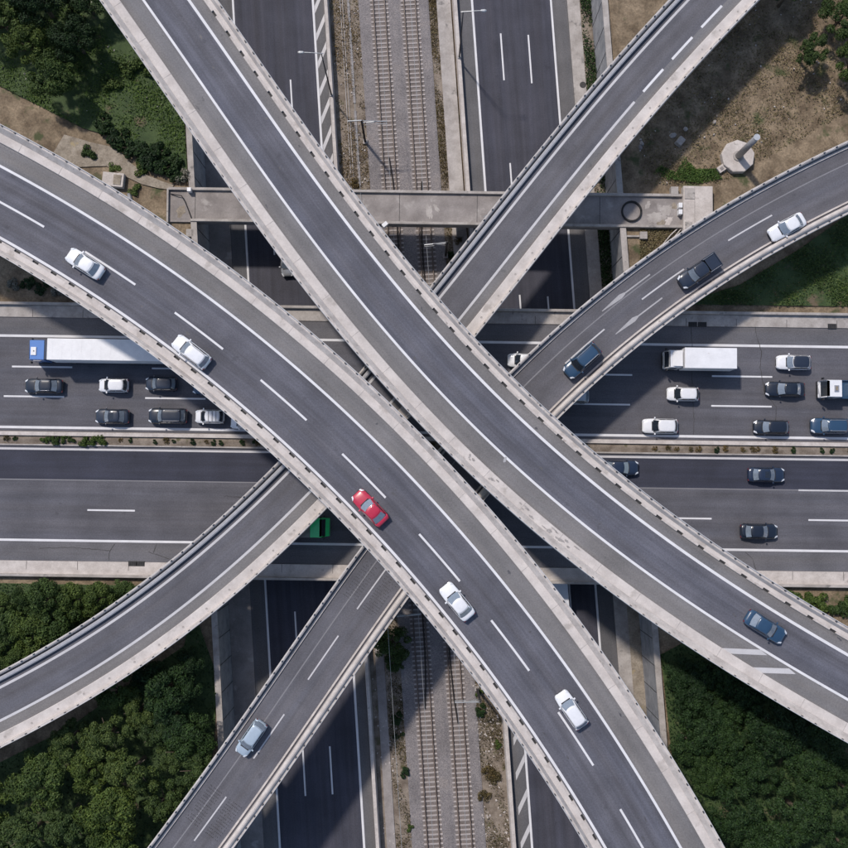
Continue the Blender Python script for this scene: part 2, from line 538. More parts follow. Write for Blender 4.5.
# cracks
def crack(pts, wdt, z, parent, fn=ew, seed=0):
    g = random.Random(seed)
    P = []
    for (x0, y0), (x1, y1) in zip(pts, pts[1:]):
        n = max(2, int(math.hypot(x1 - x0, y1 - y0) / 0.35))
        for i in range(n):
            f = i / n
            P.append((x0 + (x1 - x0) * f + g.uniform(-.06, .06), y0 + (y1 - y0) * f + g.uniform(-.06, .06)))
    P.append(pts[-1])
    mb = MB()
    for i, (x, y) in enumerate(P):
        a, b = P[max(0, i - 1)], P[min(len(P) - 1, i + 1)]
        dx, dy = b[0] - a[0], b[1] - a[1]
        l = math.hypot(dx, dy) or 1
        ww = wdt * g.uniform(0.4, 1.2)
        mb.v += [fn(x - dy / l * ww, y + dx / l * ww, z), fn(x + dy / l * ww, y - dx / l * ww, z)]
    for i in range(len(P) - 1):
        mb.f.append((2 * i, 2 * i + 1, 2 * i + 3, 2 * i + 2))
    return obj('crack', mb, M['grate'], parent)
for i, c in enumerate([[(40.2, 12.3), (40.4, 11), (40.9, 9.4), (40.7, 7.5), (41.1, 5.0), (41.2, 4.3), (42.6, 2.6), (42.3, 0.4), (42.4, -0.9)],
                       [(32.4, 12.3), (32.5, 10.4), (32.5, 7.7), (32.4, 4.5), (32.6, 1.0), (32.5, -0.9)],
                       [(-35.5, 12.3), (-35.7, 10.4), (-35.4, 8.6)],
                       [(-37.0, -14.9), (-37.6, -15.7), (-37.7, -16.9)], [(-46, -15.5), (-42, -15.4), (-37.6, -15.7)],
                       [(-32, -14.8), (-32.4, -15.9)], [(-33, -15.8), (-30.5, -16.6)], [(38.5, -14.8), (39.4, -15.7), (39.7, -16.9)],
                       [(20, 12.2), (20.3, 10), (20.1, 6)], [(-24, -9), (-20, -9.2), (-15, -9.1)]]):
    crack(c, 0.035, 0.016, HW, seed=i)
# central reservation
med = tag(obj('median_strip', sweep(FE, [(-3.05, -0.02), (-3.05, 0.10), (-2.5, 0.2), (-2.05, 0.14), (-2.05, -0.02)], -XH, XH, 3), M['soil']), kind='structure')
obj('kerb', sweep(FE, [(-2.04, -0.02), (-2.04, 0.42), (-1.60, 0.40), (-1.55, -0.02)], -XH, XH, 5), M['conc'], med)
obj('kerb', sweep(FE, [(-3.24, -0.02), (-3.24, 0.2), (-3.06, 0.22), (-3.06, -0.02)], -XH, XH, 5), M['conc_dirty'], med)
# bridge piers under the highway inside the cutting
for t in (-8.3, 6.3):
    for v in (-15, -9, -2, 5, 11):
        x = t - KY * -v * 0
        pm = MB(); pm.cyl((t + KY * v, v - 0.0138 * t, -7.3), 0.55, 6.1, 14)
        obj('pier', pm, M['conc_wall'], HW, True)

# ------------------------------------------------------------------ sunken north-south roads
YN = 220
def nsroad(lab, a0, a1, shoulders, lines, dashes):
    rd = tag(obj('sunken_road', strip(FN, a0, a1, -YN, YN, ZN), M['asph_ns']), kind='structure')
    rd['label'] = lab
    for s0, s1 in shoulders:
        obj('hard_shoulder', strip(FN, s0, s1, -YN, YN, ZN + 0.004), M['asph_nssh'], rd)
    for t, wd in lines:
        obj('edge_line', strip(FN, t - wd / 2, t + wd / 2, -YN, YN, ZN + 0.010), M['paint'], rd)
    for t, y0, ln, per in dashes:
        dm = MB(); dm.box((0, 0, 0), (0.20, ln, 0.008)); dmm = dm.mesh('lane_dash'); dmm.materials.append(M['paint'])
        for k in range(-5, 6):
            y = y0 + k * per
            if abs(y) < 90:
                place('lane_dash', dmm, None, rd, ns(t, y, ZN + 0.010), NSA)
    return rd
RL = nsroad('sunken road left of the railway', -23.35, -9.35, [(-23.35, -21.55), (-10.75, -9.35)], [(-21.4, 0.26), (-10.9, 0.28)], [(-17.85, -43.3, 5.7, 17.1), (-14.45, -43.0, 5.9, 17.1)])
RR = nsroad('sunken road right of the railway', 7.9, 22.45, [(7.9, 9.85), (20.5, 22.45)], [(10.0, 0.28), (20.36, 0.26)], [(13.45, 48.5, 6.3, 17.3), (17.05, 48.2, 6.5, 17.3)])
# hatched area on the left road (north) and the right road (south)
def hatch(parent, ta, tb, y0, rise, z, wd):
    mb = MB()
    for e in (0,):
        mb.quad(ns(ta, y0, z), ns(tb, y0 + rise, z), ns(tb, y0 + rise + wd, z), ns(ta, y0 + wd, z))
    obj('hatch_stripe', mb, M['paint_worn'], parent)
for k in range(-2, 9):
    hatch(RL, -10.72, -9.5, 32.0 + 3.72 * k, 2.7, ZN + 0.010, 1.0)
for k in range(0, 9):
    hatch(RR, 8.6, 9.84, -37.5 - 4.25 * k - 2.5, 2.3, ZN + 0.010, 0.95)
# pavements and strips beside the roads
for lab, a0, a1, mt in (('path', WL + 0.02, -23.37, 'conc_dark'), ('path', 22.47, 24.1, 'conc_dirty')):
    tag(obj(lab, sweep(FN, [(a0, ZN - 0.3), (a0, ZN + 0.10), (a1, ZN + 0.10), (a1, ZN - 0.3)], -YN, YN, 6), M[mt]), kind='structure')
for y in range(-66, 70, 6):
    jm = MB(); jm.box(ns(23.28, y + 0.5, ZN + 0.099), (1.55, 0.05, 0.012))
tag(obj('planting_strip', strip(FN, 24.1, WR, -8, YN, ZN + 0.02), M['soil']), kind='structure')
tag(obj('sandy_strip', strip(FN, 24.1, WR, -YN, -8, ZN + 0.10), M['sand']), kind='structure')
mh = MB(); mh.cyl((0, 0, 0), 0.42, 0.02, 18); mho = obj('manhole_cover', mh, M['grate']); mho.location = (20.73, 44.7, ZN + 0.101)
tag(mho, 'round dark manhole cover in the pale path beside the right sunken road', 'manhole')
# retaining walls with coping
def rwall(lab, t, side, y0, y1, ztop, gap=None):
    a, b = (t - 0.55, t) if side < 0 else (t, t + 0.55)
    wl_ = thing('retaining_wall', lab, 'wall')
    for c0, c1 in ([(y0, y1)] if gap is None else [(y0, gap[0]), (gap[1], y1)]):
        obj('wall_face', sweep(FN, [(a, -7.2), (a, ztop), (b, ztop), (b, -7.2)], c0, c1, 4), M['conc_wall'], wl_)
    if gap:
        obj('abutment', sweep(FN, [(a, -7.2), (a, -1.05), (b, -1.05), (b, -7.2)], gap[0], gap[1], 4), M['conc_wall'], wl_)
    cp0, cp1 = (a - 0.12, b + 0.05) if side < 0 else (a - 0.05, b + 0.12)
    for c0, c1 in ([(y0, y1)] if gap is None else [(y0, gap[0]), (gap[1], y1)]):
        obj('coping', sweep(FN, [(cp0, ztop + 0.003), (cp0, ztop + 0.2), (cp1, ztop + 0.2), (cp1, ztop + 0.003)], c0, c1, 4), M['conc_dirty'], wl_)
    jm = MB(); jm.box((0, 0, 0), (0.03, 0.07, 6.6)); jme = jm.mesh('panel_joint'); jme.materials.append(M['grate'])
    y = y0 + 2
    while y < y1:
        if abs(y) < 75:
            place('panel_joint', jme, None, wl_, ns(t + (0.012 if side < 0 else -0.012), y, -3.4))
        y += 3.2
    return wl_
rwall('concrete retaining wall of the cutting beside the green slope, upper left', WL, -1, 15.6, 130, 0.0, (24.72, 28.95))
rwall('concrete retaining wall of the cutting beside the trees, lower left', WL, -1, -130, -19.6, 0.0)
rwall('concrete retaining wall of the cutting beside the dry grass, upper right', WR, 1, 15.3, 130, 0.0, (24.0, 28.22))
rwall('concrete retaining wall of the cutting beside the dark shrubs, lower right', WR, 1, -130, -19.9, 0.0)
# barriers between the roads and the railway
def barrier(lab, a0, a1, mt):
    h = ZN + 0.95
    return tag(obj('barrier_wall', sweep(FN, [(a0, -7.2), (a0, ZN + 0.25), (a0 + 0.1, h), (a1 - 0.1, h), (a1, ZN + 0.25), (a1, -7.2)], -130, 130, 5), M[mt]), lab, 'barrier')
barrier('long pale concrete barrier between the left sunken road and the railway', -9.45, -8.85, 'conc')
barrier('long pale concrete barrier between the railway and the right sunken road', 7.4, 8.05, 'conc')

# ------------------------------------------------------------------ railway
ZB = -6.95
rb = MB(); rb.uv = []
prof = [(-8.9, -7.15), (-7.7, -7.05), (-5.3, -7.0), (-4.4, ZB), (-3.8, ZB), (-0.2, ZB), (0.0, ZB - 0.05), (3.3, ZB), (4.2, ZB - 0.1), (7.45, -7.05)]
tag(obj('rail_bed', strip(FN, -4.95, 4.3, -YN, YN, ZB), M['gravel']), kind='structure')
tag(obj('trackside_soil', strip(FN, -8.85, -4.95, -YN, YN, ZB - 0.08), M['soil']), kind='structure')
tag(obj('trackside_soil', strip(FN, 4.3, 5.35, -YN, YN, ZB - 0.06), M['soil']), kind='structure')
tag(obj('trackside_soil', strip(FN, 5.35, 7.45, -YN, 2, ZB - 0.07), M['soil']), kind='structure')
TP = tag(obj('trackside_path', sweep(FN, [(5.35, -7.2), (5.35, ZB + 0.06), (7.2, ZB + 0.06), (7.2, -7.2)], 2, YN, 5), M['conc_dirty']), kind='structure')
tag(obj('trackside_path', sweep(FN, [(-8.1, -7.2), (-8.1, ZB + 0.03), (-7.0, ZB + 0.03), (-7.0, -7.2)], -YN, -18, 5), M['conc_dark']), kind='structure')
sm = MB(); sm.box((0, 0, 0), (2.42, 0.20, 0.12)); sme = sm.mesh('sleeper'); sme.materials.append(M['sleeper'])
def track(lab, tc, guard_side, g0, g1):
    tr = thing('railway_track', lab, 'railway track')
    for s in (-1, 1):
        c = tc + s * 0.755
        zt = ZB + 0.27
        obj('rail', sweep(FN, [(c - 0.10, zt - 0.21), (c - 0.10, zt - 0.17), (c - 0.04, zt - 0.14), (c - 0.055, zt), (c + 0.055, zt), (c + 0.04, zt - 0.14), (c + 0.10, zt - 0.17), (c + 0.10, zt - 0.21)], -120, 120, 10), M['rail'], tr)
    obj('stained_ballast', strip(FN, tc - 1.15, tc + 1.15, -YN, YN, ZB + 0.012), M['gravel_dark'], tr)
    gg = random.Random(int(tc * 100))
    n = 0
    y = -62.0
    while y < 66:
        place('sleeper', sme, None, tr, ns(tc + gg.uniform(-.03, .03), y + gg.uniform(-.02, .02), ZB + 0.005 + gg.uniform(-.012, .012)), NSA + gg.uniform(-.008, .008))
        y += 0.58
    gr = [(tc, g0), (tc + guard_side * 0.30, g0 - 3), (tc + guard_side * 0.47, g0 - 7), (tc + guard_side * 0.47, g1 + 7), (tc + guard_side * 0.30, g1 + 3), (tc, g1)]
    mb = MB(); mb.tube([ns(t, yy, ZB + 0.19) for t, yy in gr], 0.085, 4)
    obj('guard_rail', mb, M['rail_dark'], tr)
    return tr
track('left railway track on grey ballast with concrete sleepers', -2.24, 1, 35.2, -35.5)
track('right railway track on grey ballast with concrete sleepers', 1.81, -1, 32.0, -37.3)
# cable trough
ct = thing('cable_trough', 'narrow concrete cable trough running beside the left railway track', 'cable trough')
cm = MB(); cm.box((0, 0, 0), (0.36, 0.96, 0.1)); cme = cm.mesh('trough_lid'); cme.materials.append(M['conc_dark'])
for k in range(78):
    if k % 11 == 5: continue
    place('trough_lid', cme, None, ct, ns(-6.3, -18 + k * 1.0, ZB - 0.02), NSA + rnd.uniform(-.02, .02))
ct2 = thing('drain_channel', 'thin concrete drain channel in the soil left of the railway', 'drain')
for s in (-0.16, 0.16):
    obj('channel_edge', sweep(FN, [(-7.2 + s - .05, -7.1), (-7.2 + s - .05, ZB + .02), (-7.2 + s + .05, ZB + .02), (-7.2 + s + .05, -7.1)], 18, 75, 4), M['conc_dirty'], ct2)
# catenary masts
def mast(lab, t, y, arm_t, back_t=None, dark=False):
    x0, y0, _ = ns(t, y)
    ma = thing('catenary_mast', lab, 'catenary mast', (x0, y0, -7.05), NSA)
    mb = MB(); mb.box((-0.11, 0, 3.7), (0.03, 0.24, 7.4)); mb.box((0.11, 0, 3.7), (0.03, 0.24, 7.4)); mb.box((0, 0, 3.7), (0.2, 0.03, 7.4))
    obj('mast_post', mb, M['steel_dark'], ma)
    mb = MB(); mb.box((0, 0, 0.15), (0.6, 0.6, 0.4)); obj('footing', mb, M['conc_dirty'], ma)
    d = arm_t - t
    mb = MB(); mb.tube([(0, 0, 6.6), (d * 0.6, 0, 6.75), (d, 0, 6.55)], 0.075, 6); mb.tube([(0, 0, 7.3), (d * 0.62, 0, 6.78)], 0.04, 5)
    obj('bracket_arm', mb, M['steel'], ma)
    mb = MB(); mb.tube([(d * 0.55, 0, 5.9), (d, 0, 5.75)], 0.04, 5); mb.tube([(0, 0, 5.6), (d * .6, 0, 6.7)], 0.035, 5); obj('registration_arm', mb, M['steel'], ma)
    mb = MB(); mb.cyl((d * 0.13, 0, 6.52), 0.12, 0.28, 8); obj('insulator', mb, M['steel_dull'], ma)
    if back_t:
        mb = MB(); mb.tube([(0, 0, 7.35), (back_t - t, 0, 7.4)], 0.08, 6); obj('feeder_arm', mb, M['steel'], ma)
    return ma
mast('dark catenary mast left of the tracks above the service bridge', -5.2, 37.3, -2.1, -6.9)
mast('dark catenary mast right of the tracks just below the service bridge', 4.25, 22.2, 1.5)
mast('catenary mast left of the tracks, half hidden where two decks cross', -4.9, -23.0, -1.9)
mast('catenary mast right of the tracks under the edge of the left top deck', 4.5, -33.0, 1.5)
for lab, t, z in (('thin overhead contact wire above the left railway track', -2.2, -1.35), ('thin overhead contact wire above the right railway track', 1.8, -1.35),
                  ('thin feeder wire left of the railway tracks', -5.9, 0.28)):
    mb = MB(); mb.tube([ns(t, y, z) for y in range(-100, 101, 10)], 0.022, 4)
    tag(obj('overhead_wire', mb, M['steel']), lab, 'wire')

# ------------------------------------------------------------------ curved decks
class Path:
    def __init__(s, th, co, u0=-47.0, u1=47.0, ext=85.0):
        c, sn = math.cos(th), math.sin(th)
        n = 376
        P = []
        for i in range(n + 1):
            u = u0 + (u1 - u0) * i / n
            v = 0.0
            for k in co: v = v * u + k
            P.append((u * c - v * sn, u * sn + v * c))
        def grow(P):
            h1 = math.atan2(P[-1][1] - P[-2][1], P[-1][0] - P[-2][0])
            h0 = math.atan2(P[-17][1] - P[-18][1], P[-17][0] - P[-18][0])
            d = math.hypot(P[-1][0] - P[-17][0], P[-1][1] - P[-17][1])
            k = (h1 - h0) / d * 0.8
            x, y = P[-1]; h = h1
            for i in range(int(ext / 0.25)):
                h += k * 0.25
                x += 0.25 * math.cos(h); y += 0.25 * math.sin(h)
                P.append((x, y))
            return P
        P = grow(P)
        P = list(reversed(grow(list(reversed(P)))))
        # resample by arc length
        acc = [0.0]
        for a, b in zip(P, P[1:]): acc.append(acc[-1] + math.hypot(b[0] - a[0], b[1] - a[1]))
        tot = acc[-1]; m = int(tot / 0.5)
        Q = []; j = 0
        for i in range(m + 1):
            q = tot * i / m
            while j < len(acc) - 2 and acc[j + 1] < q: j += 1
            f = (q - acc[j]) / (acc[j + 1] - acc[j])
            Q.append((P[j][0] + (P[j + 1][0] - P[j][0]) * f, P[j][1] + (P[j + 1][1] - P[j][1]) * f))
        s.Q, s.ds, s.L = Q, tot / m, tot
        s.NN = []
        for i in range(m + 1):
            a, b = Q[max(0, i - 1)], Q[min(m, i + 1)]
            l = math.hypot(b[0] - a[0], b[1] - a[1])
            s.NN.append((-(b[1] - a[1]) / l, (b[0] - a[0]) / l))
    def at(s, off, q, z=0.0):
        f = min(max(q / s.ds, 0), len(s.Q) - 1.0001)
        i = int(f); f -= i
        x = s.Q[i][0] * (1 - f) + s.Q[i + 1][0] * f; y = s.Q[i][1] * (1 - f) + s.Q[i + 1][1] * f
        nx = s.NN[i][0] * (1 - f) + s.NN[i + 1][0] * f; ny = s.NN[i][1] * (1 - f) + s.NN[i + 1][1] * f
        return (x + nx * off, y + ny * off, z)
    def head(s, q):
        a, b = s.at(0, q - 0.5), s.at(0, q + 0.5)
        return math.atan2(b[1] - a[1], b[0] - a[0])
    def near(s, x, y):
        best = min(range(len(s.Q)), key=lambda i: (s.Q[i][0] - x) ** 2 + (s.Q[i][1] - y) ** 2)
        n = s.NN[best]
        return best * s.ds, (x - s.Q[best][0]) * n[0] + (y - s.Q[best][1]) * n[1]

PA = Path(-0.7962, [1.54282e-06, -0.00295074, 0.00806979, -8.89614])
PB = Path(-0.7930, [-1.98392e-07, 1.01179e-05, 0.00324739, -0.0176139, 7.13808])
PC = Path(-2.3293, [-2.80733e-05, -0.00173843, 0.0587725, -7.52998], -46, 46)
PD = Path(-2.3373, [-1.67051e-07, -2.32567e-05, 0.00317552, 0.0546909, 7.05858], -45, 43)

post_m = MB(); post_m.box((0, 0, 0.07), (0.20, 0.15, 0.14)); post_me = post_m.mesh('post'); post_me.materials.append(M['steel_dark'])
blk_me = {}
def fn_of(P, Z): return lambda a, b, z: P.at(a, b, Z + z)

def deck(P, Z, lab, lo, hi, asph, bands, railings, piers, q0=None, q1=None):
    """lo/hi outer offsets; asph: [(a0,a1,mat)], bands: [(name, profile, mat)], railings [(off, z, name)]"""
    F = fn_of(P, Z)
    q0 = 12.0; q1 = P.L - 12.0
    D = thing('overpass', lab, 'overpass')
    mid = (lo + hi) / 2
    hw_ = (hi - lo) / 2
    prof = [(lo + 0.02, -0.03), (hi - 0.02, -0.03), (hi - 0.02, -0.42), (mid + hw_ * 0.55, -0.62), (mid + hw_ * 0.42, -1.75), (mid - hw_ * 0.42, -1.75), (mid - hw_ * 0.55, -0.62), (lo + 0.02, -0.42)]
    obj('deck_girder', sweep(F, prof, q0, q1, 1.5), M['conc_wall'], D)
    for nm, a0, a1, mt, dz in asph:
        obj(nm, strip(F, a0, a1, q0, q1, dz, 1.0), M[mt], D)
    for nm, pr, mt in bands:
        obj(nm, sweep(F, pr, q0, q1, 1.0), M[mt], D)
    for off, z in railings:
        mb = MB()
        n = int((q1 - q0) / 1.0)
        mb.tube([P.at(off + (0.07 if off > mid else -0.07), q0 + (q1 - q0) * i / n, Z + z + 0.2) for i in range(n + 1)], 0.03, 5)
        obj('handrail', mb, M['rail_white'], D)
        q = max(q0, P.L / 2 - 62)
        while q < min(q1, P.L / 2 + 62):
            place('post', post_me, None, D, P.at(off - 0.02, q, Z + z - 0.01), P.head(q))
            q += 1.55
    for x, y, zb in piers:
        mb = MB(); mb.cyl((x, y, zb), 0.85, Z - 1.7 - zb, 18)
        obj('pier', mb, M['conc_wall'], D, True)
        q, o = P.near(x, y)
        mb = MB(); mb.box((x, y, Z - 2.0), (1.9, min(5.5, hw_ * 1.0) * 1.0, 0.55), P.head(q)); obj('pier_cap', mb, M['conc_wall'], D)
    return D

def line(D, P, Z, off, wd, mt='paint', q0=12.0, q1=None, name='edge_line', dz=0.010):
    return obj(name, strip(fn_of(P, Z), off - wd / 2, off + wd / 2, q0, q1 or P.L - 12, dz, 1.0), M[mt], D)

def kerb_blocks(D, P, Z, a0, a1, zt, per, gap, qstart, inward):
    """kerb apron made of blocks with a drain slot at the road edge between them"""
    q = qstart - per * int((qstart - (P.L / 2 - 62)) / per)
    F = fn_of(P, Z)
    e = 0.24 * inward
    while q < P.L / 2 + 62:
        b0, b1 = q + gap / 2, q + per - gap / 2
        obj('kerb_block', sweep(F, [(a0, -0.02), (a0, zt - 0.05), (a0 + 0.05 * inward, zt), (a0 + e, zt), (a0 + e, -0.02)], b0, b1, 1.2), M['conc'], D)
        x, y, z = P.at(a0 + e / 2, q, Z + 0.03)
        mb = MB()
        hd = P.head(q)
        for k in (-1, 0, 1):
            mb.box((x + 0.16 * k * math.cos(hd), y + 0.16 * k * math.sin(hd), z), (0.07, 0.20, 0.03), hd)
        mb.box((x, y, z - 0.02), (gap - 0.02, 0.22, 0.015), hd)
        obj('drain_slot', mb, M['grate'], D)
        q += per

# ---- left top deck
LA = PA.L
DA = deck(PA, ZT, 'wide left top deck with two lanes, carrying the red car and four white cars', -5.04, 7.39,
          [('lane_surface', -3.60, 3.45, 'asph_lane', 0.0), ('shoulder_surface', 3.45, 5.66, 'asph_should', 0.003)],
          [('parapet', [(-5.04, -0.45), (-5.04, 0.74), (-5.0, 0.78), (-4.78, 0.78), (-4.72, 0.74), (-4.48, 0.215), (-4.48, -0.02), (-4.8, -0.1)], 'conc'),
           ('kerb_apron', [(-4.475, -0.02), (-4.475, 0.21), (-3.875, 0.20), (-3.875, -0.02)], 'conc_band'),
           ('parapet_strip', [(5.65, -0.02), (5.65, 0.16), (5.70, 0.2), (6.57, 0.22), (6.57, -0.02)], 'conc_band'),
           ('parapet', [(6.575, -0.02), (6.575, 0.21), (6.75, 0.42), (7.05, 0.82), (7.1, 0.86), (7.35, 0.86), (7.39, 0.82), (7.39, -0.45)], 'conc')],
          [(-4.93, 0.78), (7.26, 0.86)], [])
line(DA, PA, ZT, -3.36, 0.28); line(DA, PA, ZT, 3.43, 0.27)
dashA = [(-37.5, 17.65, -30.9, 13.6)]
qa0 = PA.near(-36.73, 17.80)[0]
for k in range(-3, 14):
    q = qa0 + k * 11.78
    line(DA, PA, ZT, 0.0, 0.23, 'paint', q, q + 6.55, 'lane_dash')
kerb_blocks(DA, PA, ZT, -3.63, -3.93, 0.20, 2.36, 0.74, PA.near(-40.0, 15.0)[0], -1)
BST = ((5.0, -4.8, .5), (7.0, -6.9, .6), (10.6, -10.2, 1.0), (13.5, -12.3, 1.3), (15.2, -13.95, 1.2))
# ---- right top deck
DB = deck(PB, ZT, 'right top deck with one marked lane and a wide shoulder, carrying the dark blue car', -8.03, 2.51,
          [('lane_surface', -4.1, 0.02, 'asph_lane2', 0.0), ('shoulder_surface', -6.22, -4.1, 'asph_should', 0.003), ('shoulder_surface', 0.02, 1.30, 'asph_should', 0.003)],
          [('parapet_strip', [(-6.20, -0.02), (-6.20, 0.16), (-6.25, 0.2), (-7.22, 0.22), (-7.22, -0.02)], 'conc_band'),
           ('parapet', [(-7.225, -0.02), (-7.225, 0.21), (-7.38, 0.42), (-7.68, 0.82), (-7.73, 0.86), (-7.99, 0.86), (-8.03, 0.82), (-8.03, -0.45)], 'conc'),
           ('kerb_apron', [(1.535, -0.02), (1.535, 0.20), (1.93, 0.21), (1.93, -0.02)], 'conc_band'),
           ('parapet', [(1.935, -0.02), (1.935, 0.21), (2.18, 0.74), (2.24, 0.78), (2.47, 0.78), (2.51, 0.74), (2.51, -0.45)], 'conc')],
          [(-7.90, 0.86), (2.40, 0.78)], [])
line(DB, PB, ZT, 0.0, 0.30); line(DB, PB, ZT, -4.07, 0.26)
kerb_blocks(DB, PB, ZT, 1.29, 1.58, 0.20, 2.72, 0.74, PB.near(-27.0, 38.0)[0], 1)
F = fn_of(PB, ZT)
for (xa, ya, xb, yb) in ((30.75, -24.55, 35.55, -24.75), (33.95, -26.55, 38.5, -26.7)):
    mb = MB(); mb.quad((xa + .35, ya - .29, ZT + .0115), (xb + .45, yb - .29, ZT + .0115), (xb - .25, yb + .29, ZT + .0115), (xa - .35, ya + .29, ZT + .0115))
    obj('hatch_stripe', mb, M['paint_worn'], DB)
def blot(D, x, y, rx, ry, rz, z, mt, name, seed):
    g = random.Random(seed); n = 22; mb = MB()
    pts = []
    for k in range(n):
        a = 2 * PI * k / n; f = g.uniform(.6, 1.15)
        lx, ly = rx * f * math.cos(a), ry * f * math.sin(a)
        pts.append((x + lx * math.cos(rz) - ly * math.sin(rz), y + lx * math.sin(rz) + ly * math.cos(rz), z))
    mb.poly(pts)
    return obj(name, mb, M[mt], D)
for i, (x, y, rx) in enumerate(BST):
    q, o = PB.near(x, y); hh_ = PB.head(q)
    for k in range(5):
        px_, py_, _ = PB.at(-6.75 + rnd.uniform(-.3, .3), q + rnd.uniform(-rx, rx))
        blot(DB, px_, py_, rx * rnd.uniform(.2, .45), rnd.uniform(.06, .16), hh_, ZT + 0.227 + .0012 * k + .0003 * i, 'stain', 'stain', i * 9 + k)
q, o = PB.near(8.26, -4.58)
px_, py_, _ = PB.at(-4.35, q)
blot(DB, px_, py_, .42, .17, PB.head(q) - PI / 2.6, ZT + .0135, 'paint_old', 'paint_smudge', 201)
jm = MB(); jm.box((0, 0, 0), (0.035, 0.98, 0.012)); jme = jm.mesh('joint'); jme.materials.append(M['stain'])
for D, P, off in ((DA, PA, 6.12), (DB, PB, -6.73)):
    q = P.L / 2 - 60
    while q < P.L / 2 + 60:
        place('joint', jme, None, D, P.at(off, q, ZT + 0.214), P.head(q)); q += 4.9
for k in range(46):
    P, D, lo_, hi_ = ((PA, DA, -3.2, 5.4), (PB, DB, -6.0, 1.1))[k % 2]
    q = P.L / 2 + rnd.uniform(-55, 55)
    x, y, _ = P.at(rnd.uniform(lo_, hi_), q)
    blot(D, x, y, rnd.uniform(.10, .38), rnd.uniform(.06, .16), P.head(q) + rnd.uniform(-.3, .3), ZT + .0055 + .0001 * k, 'oil', 'oil_spot', 300 + k)
# ---- curved ramp: lower left to upper right
DC = deck(PC, ZM, 'single lane ramp curving from lower left to upper right, no cars on it', -1.61, 6.02,
          [('lane_surface', -1.3, 3.32, 'asph_ramp', 0.0), ('shoulder_surface', 3.32, 4.57, 'asph_should', 0.003)],
          [('parapet', [(-1.61, -0.45), (-1.61, 0.56), (-1.58, 0.60), (-1.33, 0.60), (-1.30, 0.56), (-1.22, -0.02)], 'conc'),
           ('guardrail_beam', [(-1.06, 0.22), (-1.06, 0.36), (-0.96, 0.42), (-0.72, 0.42), (-0.60, 0.34), (-0.60, 0.22)], 'beam'),
           ('parapet_strip', [(4.55, -0.02), (4.55, 0.17), (4.6, 0.2), (5.62, 0.22), (5.62, -0.02)], 'conc_band'),
           ('parapet', [(5.625, -0.02), (5.625, 0.30), (5.68, 0.52), (5.72, 0.56), (5.98, 0.56), (6.02, 0.52), (6.02, -0.45)], 'conc')],
          [(-1.47, 0.60), (5.90, 0.56)], [])
line(DC, PC, ZM, 0.0, 0.28, 'paint_worn')
qe = PC.near(25.5, 40.0)[0]
line(DC, PC, ZM, 3.31, 0.28, 'paint_worn', q0=PC.near(24.0, 37.2)[0])
q = PC.near(24.0, 37.2)[0] - 1.6
for k in range(4):
    line(DC, PC, ZM, 3.31, 0.28, 'paint', q - 3.6, q, 'lane_dash'); q -= 5.2
bm_ = MB(); bm_.cyl((0, 0, 0), 0.13, 0.02, 8); bme = bm_.mesh('cover_plate'); bme.materials.append(M['conc_dirty'])
q = PC.L / 2 - 60
while q < PC.L / 2 + 60:
    place('cover_plate', bme, None, DC, PC.at(5.15, q, ZM + 0.21)); q += 3.15
# ---- two-lane ramp: lower middle to right
DD = deck(PD, ZM, 'two lane ramp with painted arrows running from lower left of centre to upper right', -3.69, 3.96,
          [('lane_surface', -3.2, 3.0, 'asph_ramp', 0.0)],
          [('parapet', [(-3.69, -0.45), (-3.69, 0.66), (-3.66, 0.7), (-3.40, 0.7), (-3.37, 0.66), (-3.34, -0.02)], 'conc'),
           ('kerb', [(-3.16, -0.02), (-3.16, 0.17), (-2.94, 0.17), (-2.90, -0.02)], 'conc'),
           ('kerb', [(2.55, -0.02), (2.57, 0.13), (2.76, 0.13), (2.76, -0.02)], 'conc'),
           ('parapet', [(2.98, -0.02), (3.0, 0.55), (3.08, 0.74), (3.22, 0.84), (3.38, 0.84), (3.52, 0.74), (3.6, 0.50), (3.66, 0.46), (3.92, 0.46), (3.96, 0.42), (3.96, -0.45)], 'conc')],
          [(-3.54, 0.70), (3.82, 0.46)], [])
qd0 = PD.near(40.1, 23.6)[0]
for q_, ln in [(PD.near(*a)[0], b) for a, b in (((40.05, 23.75), 5.9), ((30.05, 17.35), 6.0), ((20.6, 10.2), 6.0))]:
    line(DD, PD, ZM, 0.0, 0.17, 'paint_worn', q_, q_ + ln, 'lane_dash')
for q_ in (PD.near(-4.5, -16.2)[0], PD.near(-9.8, -23.7)[0], PD.near(-16.0, -32.4)[0], PD.near(-22.0, -41.5)[0], PD.near(-28.5, -51)[0]):
    line(DD, PD, ZM, 0.0, 0.16, 'paint_worn', q_, q_ + 5.9, 'lane_dash')
line(DD, PD, ZM, -1.38, 0.13, 'paint_faint', name='faded_line', dz=0.008)
def arrow(P, Z, off, q0, D, mt):
    F = fn_of(P, Z)
    mb = MB()
    mb.quad(F(off - .08, q0, .012), F(off + .08, q0, .012), F(off + .08, q0 + 3.6, .012), F(off - .08, q0 + 3.6, .012))
    mb.poly([F(off - .12, q0 + 3.6, .013), F(off + .12, q0 + 3.6, .013), F(off + .27, q0 + 4.2, .013), F(off + .04, q0 + 6.9, .013), F(off - .04, q0 + 6.9, .013), F(off - .27, q0 + 4.2, .013)])
    obj('lane_arrow', mb, M[mt], D)
qx, ox = PD.near(25.9, 16.4); arrow(PD, ZM, -1.75, qx, DD, 'paint_old')
qx, ox = PD.near(27.6, 13.7); arrow(PD, ZM, 1.25, qx, DD, 'paint_old')
